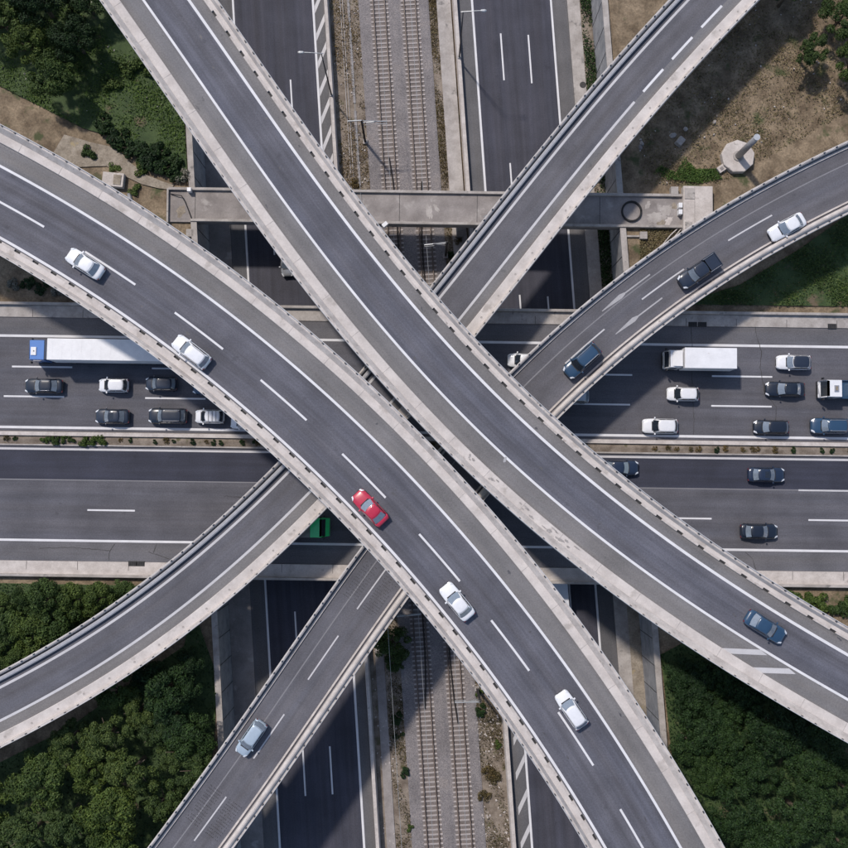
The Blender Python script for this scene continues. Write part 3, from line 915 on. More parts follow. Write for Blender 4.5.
# tyre-polished studs near the joints of the lower ramp
for q_ in (PD.near(-5.5, -16.5)[0], PD.near(-24.5, -40)[0]):
    mb = MB()
    for i in range(9):
        for j in range(14):
            for o0 in (-2.2, 0.5):
                x, y, z = PD.at(o0 + i * 0.19 + rnd.uniform(-.02, .02), q_ + j * 0.34, ZM + 0.012)
                if rnd.random() < 0.8: mb.box((x, y, z), (0.09, 0.07, 0.012), 0.6)
    tag(obj('road_studs', mb, M['grate'], DD), kind='stuff')
# piers
def pier(D, P, Z, q, off, zb, r=0.8):
    x, y, _ = P.at(off, q)
    mb = MB(); mb.cyl((x, y, zb), r, Z - 1.72 - zb, 18, r)
    obj('pier', mb, M['conc_wall'], D, True)
for D, P, Z, off in ((DA, PA, ZT, 1.2), (DB, PB, ZT, -2.8), (DC, PC, ZM, 2.2), (DD, PD, ZM, 0.1)):
    q = P.L / 2 - 84
    while q < P.L / 2 + 84:
        # move the pier to a spot that keeps clear of the roads, tracks and lower ramps
        for dq in [0, 2, -2, 4, -4, 6, -6, 8, -8, 10, -10, 12, -12]:
            x, y, _ = P.at(off, q + dq)
            t = x - KY * y; v = y - KX * x
            if -19.5 < v < -18.0: pass
            inroad = (-17.8 < v < -4.4) or (-0.3 < v < 13.0)
            incut = WL - 1 < t < WR + 1
            ok = False
            if incut:
                ok = (abs(t + 7.9) < 0.9 or abs(t - 6.3) < 0.9 or 23.0 < t < 24.8 or -25.4 < t < -24) and not (-19.8 < v < 15)
                zb = -7.2
                if 23.0 < v < 29.8: ok = False
            else:
                ok = not (-20.0 < v < 15.2) and not (23 < v < 30 and -33 < t < 36)
                zb = -0.5
            if ok and Z == ZT:
                for P2, l2, h2 in ((PC, -2.8, 7.2), (PD, -4.9, 5.2)):
                    q2, o2 = P2.near(x, y)
                    if l2 < o2 < h2: ok = False
            if ok:
                pier(D, P, Z, q + dq, off, zb)
                break
        q += 24

# ------------------------------------------------------------------ service bridge over the cutting
SB = thing('service_bridge', 'narrow dull concrete service bridge crossing the railway cutting', 'bridge')
obj('bridge_deck', sweep(FE, [(24.35, -1.0), (24.35, -0.02), (28.55, -0.02), (28.55, -1.0)], -31.2, 33.0, 4), M['conc_dark'], SB)
obj('deck_surface', strip(FE, 24.7, 28.2, -31.2, 31.4, 0.0, 2), M['conc_dark'], SB)
for a0, a1 in ((24.35, 24.68), (28.22, 28.56)):
    obj('edge_kerb', sweep(FE, [(a0, -0.019), (a0, 0.32), (a0 + 0.03, 0.36), (a1 - 0.03, 0.36), (a1, 0.32), (a1, -0.019)], -31.2 if a0 > 26 else -28.5, 33.0 if a0 > 26 else 31.8, 3), M['conc_dirty'], SB)
jm = MB(); jm.box((0, 0, 0), (0.06, 3.4, 0.012)); jme = jm.mesh('joint'); jme.materials.append(M['grate'])
for x in (-28.0, -12.3, -3, 6.5, 21.5): place('joint', jme, None, SB, ew(x, 26.45, 0.004), EWA)
obj('end_wall', MB().box(ew(-31.3, 26.3, 0.1), (0.2, 4.2, 0.5)), M['conc_dirty'], SB)
for t in (-8.3, 6.3):
    mb = MB()
    mb.box((t + KY * 26.4, 26.4 - 0.0138 * t, -4.0), (0.9, 3.4, 6.0), NSA)
    obj('pier', mb, M['conc_wall'], SB)
for k, (x, y, rx, ry, mt) in enumerate(((28.3, 25.6, 1.3, .8, 'conc_dirty'), (29.6, 26.6, 1.0, .7, 'conc_dirty'), (28.9, 24.9, .9, .35, 'sand'), (29.9, 25.3, .7, .4, 'conc'), (27.4, 27.2, .6, .3, 'conc_dirty'), (30.6, 27.2, .45, .35, 'sand'),
                                          (.6, 26.1, 1.0, .45, 'conc_dirty'), (1.5, 26.5, .6, .25, 'conc_dirty'), (-9.6, 27.3, .7, .4, 'conc_dirty'), (-29.7, 25.7, .55, 1.0, 'sand'), (-14, 26.0, 1.2, .3, 'conc_wall'), (8.5, 25.6, 1.4, .3, 'conc_wall'))):
    blot(SB, x, y - .0138 * x, rx, ry, .3 * k, .006 + .0008 * k, mt, 'stain', 500 + k)
mb = MB()
for k, (rr, dz) in enumerate(((1.16, 0.07), (1.22, 0.09), (1.12, 0.16), (1.2, 0.2))):
    ox_, oy_ = rnd.uniform(-.06, .06), rnd.uniform(-.06, .06)
    mb.tube([(25.36 + ox_ + rr * math.cos(a * PI / 18), 26.02 + oy_ + rr * math.sin(a * PI / 18) * 1.02, dz + 0.02 * math.sin(a)) for a in range(37)], 0.06, 6)
tag(obj('cable_coil', mb, M['black_rubber'], None, True), 'coil of black cable lying on the right end of the service bridge', 'cable')
mb = MB(); mb.tube([(-31.0, 28.2, .1), (-30.2, 28.0, .3), (-29.6, 27.9, .35), (-29.2, 27.2, .08), (-28.8, 26.2, .07), (-28.3, 24.9, .09)], 0.06, 6)
tag(obj('hose', mb, M['black_rubber'], None, True), 'black hose bent across the left end of the service bridge', 'hose')
pi_ = MB(); pi_.box((0, 0, 0.45), (0.5, 0.5, 0.9), 0, 0.92); pi2 = obj('marker_post', pi_, M['white_box']); pi2.location = (-28.59, 28.55, -0.1)
tag(pi2, 'small white square post on the left end of the service bridge', 'post')
po = MB(); po.box((0, 0, 0.3), (0.7, 0.45, 0.6), 0.7); po = obj('junction_box', po, M['white_box']); po.location = (0, 0, 0)
po.location = (-4.75, 24.2, 0.36); tag(po, 'small white box on the lower kerb of the service bridge beside the right top deck', 'box')
# concrete utility chamber at the right end
UC = thing('utility_chamber', 'flat pale concrete utility chamber at the right end of the service bridge', 'utility chamber', (33.3, 26.0, 0), EWA)
mb = MB(); mb.box((0, 0, 0.25), (3.55, 5.9, 1.1)); me = bevel_mesh(mb.mesh('chamber_body'), 0.04); link('chamber_body', me, M['conc'], UC)
for x, y, sx, sy in ((-1.05, 2.0, 1.2, 1.3), (-1.2, -1.9, 0.8, 0.8)):
    mb = MB(); mb.box((x, y, 0.84), (sx, sy, 0.08)); obj('hatch_cover', mb, M['conc_dirty'], UC)
mb = MB(); mb.box((-0.42, 0, 0.806), (0.05, 5.7, 0.012)); obj('joint', mb, M['conc_dark'], UC)
for k, (x, y) in enumerate(((31.2, 26.6), (31.18, 25.78))):
    mb = MB(); mb.box((0, 0, 0.4), (0.45, 0.6, 0.8)); me = bevel_mesh(mb.mesh('junction_box'), 0.03)
    o = link('junction_box', me, M['white_box']); o.location = (x, y, 0)
    tag(o, ('upper' if k == 0 else 'lower') + ' of two small white boxes beside the concrete utility chamber', 'box')
mb = MB(); mb.box((0, 0, .3), (0.9, 1.2, 0.8)); o = obj('concrete_block', mb, M['conc_dirty']); o.location = (30.6, 28.4, -0.3)
tag(o, 'grey concrete block at the upper left corner of the utility chamber', 'concrete block')
mb = MB(); mb.tube([(31.3, 24.2, .12), (30.2, 23.2, 0.0), (29.2, 22.0, -.1), (28.2, 21.2, -.15)], 0.07, 6)
mb.tube([(31.5, 24.0, .12), (30.6, 22.9, 0.0), (29.6, 21.9, -.1)], 0.06, 6)
tag(obj('pipe', mb, M['conc']), 'two pale pipes lying on dry soil below the utility chamber', 'pipe')
sbm = MB(); sbm.box((0, 0, 0.2), (0.9, 0.9, 0.6)); o = link('concrete_block', bevel_mesh(sbm.mesh('concrete_block'), .05), M['conc_dirty']); o.location = (26.8, 23.05, -0.28)
tag(o, 'small square concrete block on dry soil below the cable coil', 'concrete block')
mb = MB(); mb.box((25.6, 23.0, -0.15), (1.8, 0.22, 0.25)); tag(obj('concrete_beam', mb, M['conc_dirty']), 'thin concrete beam joining the wall to a small square block', 'beam')
mb = MB(); mb.box((0, 0, .2), (.95, .95, .7)); o = link('concrete_block', bevel_mesh(mb.mesh('concrete_block'), .05), M['conc_dirty']); o.location = (-28.55, 23.35, -.35)
tag(o, 'square concrete block under the left end of the service bridge, beside the wall', 'concrete block')
# left end chamber
UC2 = thing('utility_chamber', 'pale concrete chamber with a cream hatch beside the left top deck', 'utility chamber', (-38.0, 29.9, 0), -0.1)
mb = MB(); mb.box((0, 0, 0.0), (2.6, 1.7, 0.9)); link('chamber_body', bevel_mesh(mb.mesh('chamber_body'), .04), M['conc'], UC2)
mb = MB(); mb.box((0.55, 0, 0.49), (0.9, 1.2, 0.08)); obj('hatch_cover', mb, M['sand'], UC2)
mb = MB(); mb.tube([(0, 0, 0), (0.3, -1.2, 0)], 0.25, 6); o = obj('rubble_heap', mb, M['conc_wall']); o.location = (-36.2, 28.3, -0.2)
tag(o, 'grey concrete rubble beside the chamber with the cream hatch', 'rubble')
# octagonal mast base
OB = thing('mast_base', 'octagonal pale concrete base carrying a thick grey mast, upper right', 'mast', (38.4, 32.75, -0.3))
mb = MB()
def octo(r, z, a0=0.2): return [(r * math.cos(a0 + 2 * PI * k / 9), r * math.sin(a0 + 2 * PI * k / 9), z) for k in range(9)]
mb.rings([octo(2.05, 0), octo(2.05, 0.78), octo(1.98, 0.84)])
obj('plinth', mb, M['conc'], OB)
mb = MB(); mb.cyl((0, 0, 0.84), 0.68, 0.14, 20, 0.62); obj('flange', mb, M['conc_dirty'], OB)
mb = MB(); mb.cyl((0, 0, 0.98), 0.42, 6.02, 20, 0.34); obj('mast_pole', mb, M['steel_dull'], OB, True)
mb = MB(); mb.cyl((0, 0, 7.0), 0.38, 0.10, 16); obj('mast_cap', mb, M['steel'], OB)
sbm = MB(); sbm.box((0, 0, 0.2), (0.95, 0.8, 0.6)); o = link('concrete_block', bevel_mesh(sbm.mesh('concrete_block'), .05), M['conc']); o.location = (36.45, 31.35, -0.3); o.rotation_euler = (0, 0, 0.6)
mb = MB(); mb.box((0, 0, 0.53), (0.4, 0.35, 0.06)); obj('lid', mb, M['conc_dark'], o)
tag(o, 'small square concrete block touching the octagonal mast base', 'concrete block')
def rock(name, lab, cat, x, y, sz, seed, mat='conc_dirty', z=-0.3, group=None):
    g = random.Random(seed)
    bm = bmesh.new(); bmesh.ops.create_icosphere(bm, subdivisions=2, radius=1)
    for v in bm.verts:
        v.co = Vector((v.co.x * sz[0], v.co.y * sz[1], v.co.z * sz[2])) * g.uniform(0.82, 1.15)
    me = bpy.data.meshes.new(name); bm.to_mesh(me); bm.free()
    o = link(name, me, M[mat]); o.location = (x, y, z + sz[2] * 0.4); o.rotation_euler = (0, 0, g.uniform(0, 3))
    return tag(o, lab, cat, group)
sbm = MB(); sbm.box((0, 0, 0.25), (1.2, 0.9, 0.6), 0, 0.85); o = link('concrete_block', bevel_mesh(sbm.mesh('concrete_block'), .06), M['conc_dirty']); o.location = (31.47, 34.8, -0.3); o.rotation_euler = (0.1, 0.05, 0.9)
tag(o, 'tilted pale concrete block alone on the dry grass, upper right', 'concrete block')
rock('rock', 'pale rock just above left of the tilted concrete block', 'rock', 30.6, 35.6, (.45, .35, .3), 1)
rock('rock', 'small pale rock lying up right of the tilted concrete block', 'rock', 32.2, 36.4, (.3, .3, .22), 2)
rock('rock', 'pale rock in the shade beside the curved ramp, upper right', 'rock', 26.8, 34.6, (.35, .25, .25), 3)
rock('rock', 'dull rock just below the pale rock beside the curved ramp', 'rock', 26.6, 34.1, (.35, .25, .2), 4, 'conc_dark')
rock('rock', 'small pale rock in dry grass left of the octagonal mast base', 'rock', 35.8, 37.3, (.3, .22, .2), 5)

# ------------------------------------------------------------------ street lamps
def lamp(lab, t, y, side, h=11.6):
    x0, y0, _ = ns(t, y)
    L_ = thing('street_lamp', lab, 'street lamp', (x0, y0, ZN + 0.95), 0)
    mb = MB(); mb.tube([(0, 0, 0), (0, 0, h * .6), (0, 0, h)], [0.11, 0.085, 0.06], 8); obj('lamp_post', mb, M['steel_dark'], L_, True)
    mb = MB(); mb.box((0, 0, 0.06), (0.4, 0.4, 0.12)); obj('base_plate', mb, M['steel_dull'], L_)
    mb = MB(); mb.tube([(-.25 * side, 0, h - .05), (0, 0, h), (side * 1.2, 0, h + 0.18), (side * 2.1, 0.02, h + 0.22)], 0.05, 6); obj('lamp_arm', mb, M['steel'], L_)
    mb = MB()
    mb.rings([[(side * (2.0 + a), 0.02 + b * math.cos(k * PI / 4), h + 0.22 + 0.09 * math.sin(k * PI / 4)) for k in range(8)] for a, b in ((0, .06), (.15, .16), (.5, .19), (.72, .10))])
    obj('lamp_head', mb, M['steel'], L_, True)
lamp('street lamp leaning over the left sunken road from the barrier', -9.15, 43.0, -1)
lamp('street lamp leaning over the right sunken road from the barrier', 7.75, 48.0, 1)

# ------------------------------------------------------------------ vehicles
PAINT = {}
def car_paint(name, col, rough=0.3, metal=0.0):
    if name not in PAINT:
        PAINT[name] = plain('car_paint_' + name, col, rough, metal, 0.7, var=0.04)
    return PAINT[name]
car_paint('white', (0.74, 0.74, 0.755)); car_paint('black', (0.010, 0.015, 0.027)); car_paint('navy', (0.014, 0.024, 0.050))
car_paint('dark_blue', (0.024, 0.060, 0.115)); car_paint('charcoal', (0.018, 0.025, 0.042)); car_paint('red', (0.46, 0.022, 0.055))
car_paint('silver', (0.42, 0.43, 0.45), 0.3, 0.5); car_paint('pale_blue', (0.42, 0.50, 0.57), 0.3, 0.2); car_paint('green', (0.03, 0.66, 0.20))
car_paint('cab_blue', (0.075, 0.20, 0.52)); car_paint('grey_load', (0.18, 0.165, 0.155), 0.8)

KINDS = {  # L, W, H, belt, nose_z, xa, xb, xc, xd
    'sedan': (4.6, 1.80, 1.45, 0.92, 0.70, 0.92, 0.20, -1.10, -1.72),
    'coupe': (4.3, 1.80, 1.36, 0.88, 0.66, 0.72, 0.00, -1.00, -1.72),
    'hatch': (3.95, 1.70, 1.50, 0.95, 0.74, 0.98, 0.38, -1.42, -1.82),
    'suv': (4.65, 1.88, 1.72, 1.06, 0.90, 1.08, 0.46, -1.72, -2.12),
    'wagon': (4.55, 1.80, 1.50, 0.94, 0.74, 0.95, 0.28, -1.68, -2.08),
    'pickup': (5.25, 1.88, 1.76, 1.06, 0.94, 1.22, 0.66, -0.72, -0.92),
}
def sec(x, w_, zb, zt, crown):
    h = [(0.0, zb), (w_ * .80, zb), (w_ * .97, zb + .10), (w_, zb + (zt - zb) * .45), (w_ * .97, zt - .12), (w_ * .86, zt - .02), (w_ * .45, zt + crown * .7), (0, zt + crown)]
    full = [(x, y, z) for y, z in h] + [(x, -y, z) for y, z in reversed(h[1:-1])]
    return full

def lerp(a, b, f): return tuple(p + (q - p) * f for p, q in zip(a, b))

def car(kind, paint, label, loc, rz, L=None, group=None, roof=None, rails=False, glass='glass', bars=False, sunroof=False, cat='car', W=None):
    l0, wd, H, belt, nz, xa, xb, xc, xd = KINDS[kind]
    if L: 
        k = L / l0
        l0 = L; xa, xb, xc, xd = xa * k, xb * k, xc * k, xd * k
    if W: wd = W
    hw_ = wd / 2
    T = thing('pickup_truck' if kind == 'pickup' else 'car', label, cat, loc, rz, group)
    pm = PAINT[paint]
    xf, xr = l0 / 2, -l0 / 2
    zb = 0.24
    tr = belt - (0.0 if kind in ('hatch', 'suv', 'wagon') else 0.02)
    st = [(xf, .60, zb + .14, nz - .22, .0), (xf - .05, .74, zb + .06, nz - .08, .01), (xf - .16, .86, zb, nz - .01, .02), (xf - .38, .955, zb, nz + .05, .035), (xf - .75, .99, zb, nz + .11, .045),
          (xa, 1.0, zb, belt - .03, .03), (xb, 1.0, zb, belt, .02), ((xb + xc) / 2, 1.0, zb, belt, .02)]
    if kind == 'pickup':
        st += [(xd + .02, 1.0, zb, belt, .02)]
    else:
        st += [(xc, 1.0, zb, belt, .02), (xd, .985, zb, tr, .02), (xr + .45, .965, zb, tr - .01, .02), (xr + .24, .92, zb, tr - .03, .015), (xr + .12, .85, zb + .02, tr - .07, .01), (xr + .04, .74, zb + .06, tr - .14, .0), (xr, .58, zb + .16, tr - .26, .0)]
        if kind in ('hatch', 'suv', 'wagon'):
            st = [s for s in st if not (s[0] != xr and s[0] < xd and s[0] > xr + .26)]
    st.sort(key=lambda s: -s[0])
    mb = MB(); mb.rings([sec(x, hw_ * k, b, t, c) for x, k, b, t, c in st])
    body = obj('body', mb, pm, T, True)
    # cabin
    wb, wr = hw_ * .92, hw_ * .76
    zr = H
    def base(x, y): return (x, y, belt - .02)
    A = [(xa, wb * .86, belt - .04), (xa + .10, 0, belt - .03), (xa, -wb * .86, belt - .04)]
    def ringz(f, inset=0.0):
        # f 0 at belt, 1 at roof edge
        x1 = xa + (xb - xa) * f; x2 = xd + (xc - xd) * f
        wdt = wb + (wr - wb) * f + inset
        z = belt - .03 + (zr - .06 - belt + .03) * f
        n = []
        n += [(x1 + .09 * (1 - f * .3), y * wdt * .86, z) for y in (-.55, 0, .55)][1:2]
        pts = [(x1 + .10, 0), (x1 + .07, .45 * wdt), (x1 - .02, .86 * wdt), (x1 - .22, .985 * wdt), ((x1 + x2) / 2, wdt), (x2 + .20, .985 * wdt), (x2 + .02, .86 * wdt), (x2 - .05, .45 * wdt), (x2 - .07, 0)]
        full = pts + [(x, -y) for x, y in reversed(pts[1:-1])]
        return [(x, y, z) for x, y in full]
    r0, r1 = ringz(0), ringz(1)
    def shrink(r, kx, ky, z):
        cx = (r[0][0] + r[8][0]) / 2
        return [(cx + (x - cx) * kx, y * ky, z) for x, y, _ in r]
    rp = shrink(r1, .95, .94, zr - .025)
    rq = shrink(r1, .84, .80, zr)
    mb = MB(); mb.rings([r0, ringz(.5), r1])
    obj('cabin_frame', mb, pm, T, True)
    mb = MB(); mb.rings([[(x, y, z + .004) for x, y, z in r1], rp, rq, shrink(r1, .4, .4, zr + .015)])
    obj('roof', mb, PAINT[roof] if roof else pm, T, True)
    # glass panels set just proud of the frame
    def panel(ids, f0, f1, name, push, gl):
        a, b_ = ringz(f0, .0), ringz(f1, .0)
        mb = MB(); n = len(ids)
        for row in (a, b_):
            for i in ids:
                x, y, z = row[i]
                mb.v.append((x + push[0], y + push[1] * (1 if y > 0 else -1), z + push[2]))
        for i in range(n - 1): mb.f.append((i, i + 1, n + i + 1, n + i))
        return obj(name, mb, M[gl], T, True)
    panel([14, 15, 0, 1, 2], .06, .95, 'windscreen', (.012, 0, .012), glass)
    panel([6, 7, 8, 9, 10], .10, .92, 'rear_window', (-.012, 0, .012), glass)
    for side in (1, -1):
        ids = [3, 4, 5] if side > 0 else [13, 12, 11]
        for pair in (ids[:2], ids[1:]):
            a, b_ = ringz(.15), ringz(.86)
            p = [a[pair[0]], a[pair[1]], b_[pair[1]], b_[pair[0]]]
            c_ = tuple(sum(q[i] for q in p) / 4 for i in range(3))
            p = [lerp(c_, q, .93) for q in p]
            mb = MB(); mb.poly([(x, y + side * .03, z + .01) for x, y, z in p]); obj('side_window', mb, M['glass_dark'], T)
    # wheels
    rw = 0.33 if kind not in ('suv', 'pickup') else 0.38
    for x in (xf - .82 * (l0 / 4.5), xr + .80 * (l0 / 4.5)):
        for s in (1, -1):
            mb = MB()
            prof = [(0.17, hw_ - .20), (rw - .03, hw_ - .20), (rw, hw_ - .17), (rw, hw_ - .02), (rw - .03, hw_ + .012), (0.20, hw_ + .012)]
            seg = 16
            mb.rings([[(x + r * math.cos(2 * PI * k / seg), s * y, rw + r * math.sin(2 * PI * k / seg)) for k in range(seg)] for r, y in prof])
            wh = obj('wheel', mb, M['black_rubber'], T, False)
            mb = MB(); mb.rings([[(x + r * math.cos(2 * PI * k / seg), s * y, rw + r * math.sin(2 * PI * k / seg)) for k in range(seg)] for r, y in ((.2, hw_ - .02), (.2, hw_ + .008), (.06, hw_ + .02))])
            obj('rim', mb, M['rim'], wh)
    # lights, mirrors, plates
    for s in (1, -1):
        mb = MB()
        mb.rings([[(xf - .02, s * hw_ * .50, nz - .14), (xf - .02, s * hw_ * .72, nz - .14), (xf - .02, s * hw_ * .70, nz - .05), (xf - .02, s * hw_ * .50, nz - .04)],
                  [(xf - .30, s * hw_ * .62, nz - .05), (xf - .42, s * hw_ * .965, nz - .08), (xf - .42, s * hw_ * .91, nz + .055), (xf - .30, s * hw_ * .66, nz + .075)]])
        obj('headlight', mb, M['lamp_glass'], T, False)
        tz = tr - .22 if kind != 'pickup' else belt - .25
        mb = MB(); mb.box((xr + .06, s * hw_ * .70, tz - .02), (.10, hw_ * .26, .15)); obj('tail_light', mb, M['lamp_red'], T)
        mb = MB(); mb.box((xa - .18, s * (hw_ + .06), belt + .06), (.16, .20, .13)); link('wing_mirror', bevel_mesh(mb.mesh('wing_mirror'), .03), pm if paint != 'red' else pm, T)
    mb = MB(); mb.box((xf - .03, 0, zb + .22), (.08, hw_ * .9, .16)); obj('grille', mb, M['trim'], T)
    mb = MB(); mb.box((xa + .10, 0, belt - .015), (.12, wb * 1.35, .03)); obj('wiper_cowl', mb, M['trim'], T)
    if sunroof:
        mb = MB(); mb.box((xb + (xc - xb) * .25, 0, zr + .006), (.55, wr * 1.1, .02)); obj('sunroof', mb, M['glass_dark'], T)
    if rails:
        for s in (1, -1):
            mb = MB(); mb.tube([(xb - .1, s * wr * .88, zr - .01), (xb - .25, s * wr * .9, zr + .05), (xc + .3, s * wr * .9, zr + .05), (xc + .1, s * wr * .88, zr - .01)], .03, 6); obj('roof_rail', mb, M['chrome'], T)
    if bars:
        for f in (.22, .5, .78):
            mb = MB(); mb.box((xb + (xc - xb) * f, 0, zr + .05), (.07, wr * 1.9, .04)); obj('roof_bar', mb, M['steel_dull'], T)
    if kind == 'pickup':
        bx0, bx1 = xr, xd
        ln = bx1 - bx0; cx = (bx0 + bx1) / 2
        mb = MB(); mb.box((cx, 0, .55), (ln, wd * .96, .12)); obj('bed_floor', mb, M['trim'], T)
        for s in (1, -1):
            mb = MB(); mb.box((cx, s * (hw_ * .93), .78), (ln, .12, .62)); link('bed_side', bevel_mesh(mb.mesh('bed_side'), .025), pm, T)
            mb = MB(); mb.tube([(bx0 + .2, s * hw_ * .86, 1.13), (bx1 - .05, s * hw_ * .86, 1.13)], .025, 6); obj('bed_rail', mb, M['chrome'], T)
        mb = MB(); mb.box((bx0 + .05, 0, .80), (.10, wd * .84, .58)); obj('tailgate', mb, pm, T)
        mb = MB(); mb.box((cx - .05, 0, 1.02), (ln - .35, wd * .78, .05)); obj('bed_cover', mb, M['trim'] if paint != 'charcoal' else PAINT['charcoal'], T)
    return T

W_ = PI + EWA     # heading west
E_ = EWA          # heading east
def on(x, v): return ew(x, v, 0.016)
# upper carriageway, left part
car('sedan', 'black', 'black saloon behind the blue truck cab, farthest left on the highway', on(-45.7, 3.9), W_, 4.55, rails=True)
car('hatch', 'white', 'small white hatchback in the middle lane left of the big deck', on(-37.3, 4.1), W_, 3.55, glass='glass_dark')
car('hatch', 'charcoal', 'dark grey hatchback with pale headlights, middle lane by the left deck', on(-31.6, 4.35), W_, 3.75)
car('sedan', 'charcoal', 'dark grey saloon in the lowest lane below the small white hatchback', on(-37.4, 0.35), W_, 4.05, sunroof=True)
car('suv', 'black', 'black estate with roof rails and pale headlights in the lowest lane', on(-30.7, 0.5), W_, 4.6, rails=True)
car('hatch', 'white', 'small white off-roader with roof bars in the lowest lane', on(-25.7, 0.5), W_, 3.5, bars=True, glass='glass_dark')
car('hatch', 'white', 'white car nose peeping out under the left deck beside the median', on(-21.35, -0.1), W_, 3.7)
car('hatch', 'dark_blue', 'dark blue car almost hidden under the left deck, middle lane', on(-25.9, 4.0), W_, 3.8)
# upper carriageway, right part
car('hatch', 'white', 'white car half hidden below the two lane ramp, top lane', on(12.0, 7.8), W_, 3.9, glass='glass_dark')
car('wagon', 'silver', 'silver car mostly hidden under the ramp, only its rear showing', on(17.6, 3.6), W_, 4.5)
car('hatch', 'white', 'white hatchback below the white box truck, middle lane', on(31.1, 4.0), W_, 3.85, glass='glass_dark')
car('wagon', 'white', 'white estate in the lowest lane, right of the deck crossing', on(28.3, 0.1), W_, 4.25, glass='glass_dark')
car('wagon', 'white', 'white car with a black roof in the top lane, right edge', on(44.5, 8.0), W_, 4.15, roof='charcoal')
car('sedan', 'black', 'glossy black saloon in the middle lane below the black-roofed white car', on(43.4, 4.75), W_, 4.7, sunroof=True)
car('hatch', 'black', 'black hatchback in the lowest lane, second from the right edge', on(41.6, 0.15), W_, 4.2)
car('suv', 'dark_blue', 'dark blue car in the lowest lane at the right edge', on(48.6, 0.4), W_, 4.5, rails=True)
# lower carriageway
car('sedan', 'navy', 'dark saloon on the dark resurfaced lane at right', on(40.9, -5.55), E_, 4.4, sunroof=True)
car('sedan', 'black', 'dark saloon in the bottom lane of the highway at right', on(39.9, -12.3), E_, 4.45)
car('sedan', 'navy', 'dark blue car half hidden by the right top deck below the median', on(23.5, -4.95), E_, 4.3)
# decks
def on_deck(P, Z, x, y, back=False):
    q, o = P.near(x, y)
    p = P.at(o, q, Z + 0.016)
    return p, P.head(q) + (PI if back else 0)
for k_, pn, lab, x, y, L_, kw in (
        ('sedan', 'white', 'white saloon highest up on the left top deck', -36.1, 16.3, 4.35, {}),
        ('wagon', 'white', 'white estate hugging the lower edge line of the left top deck', -24.6, 6.8, 4.45, {'rails': True}),
        ('coupe', 'red', 'red car on the left top deck', -5.75, -9.55, 4.35, {'glass': 'glass'}),
        ('sedan', 'white', 'white saloon just below the red car on the left top deck', 3.55, -19.5, 4.3, {}),
        ('hatch', 'white', 'white hatchback lowest down on the left top deck', 15.3, -30.5, 4.2, {})):
    p, h = on_deck(PA, ZT, x, y, True)
    car(k_, pn, lab, p, h, L_, **kw)
p, h = on_deck(PB, ZT, 35.8, -22.1)
car('sedan', 'dark_blue', 'dark blue saloon at the lower right end of the right top deck', p, h, 4.55)
p, h = on_deck(PD, ZM, 31.2, 16.9); car('pickup', 'charcoal', 'dark double cab pickup truck on the two lane ramp', p, h, 5.2, cat='pickup truck')
p, h = on_deck(PD, ZM, 18.0, 6.85); car('suv', 'dark_blue', 'dark blue off-roader on the ramp next to the right top deck', p, h, 4.75, rails=True, glass='glass_dark')
p, h = on_deck(PD, ZM, 41.6, 22.2); car('sedan', 'white', 'white saloon at the upper right end of the two lane ramp', p, h, 4.5)
p, h = on_deck(PD, ZM, -19.2, -35.3); car('hatch', 'pale_blue', 'pale blue hatchback on the lower end of the two lane ramp', p, h, 4.3)
# left sunken road
x, y, z = ns(-16.2, 21.3, ZN + .016); car('hatch', 'silver', 'pale car on the left sunken road almost hidden by the right top deck', (x, y, z), -PI / 2 + NSA, 4.0)

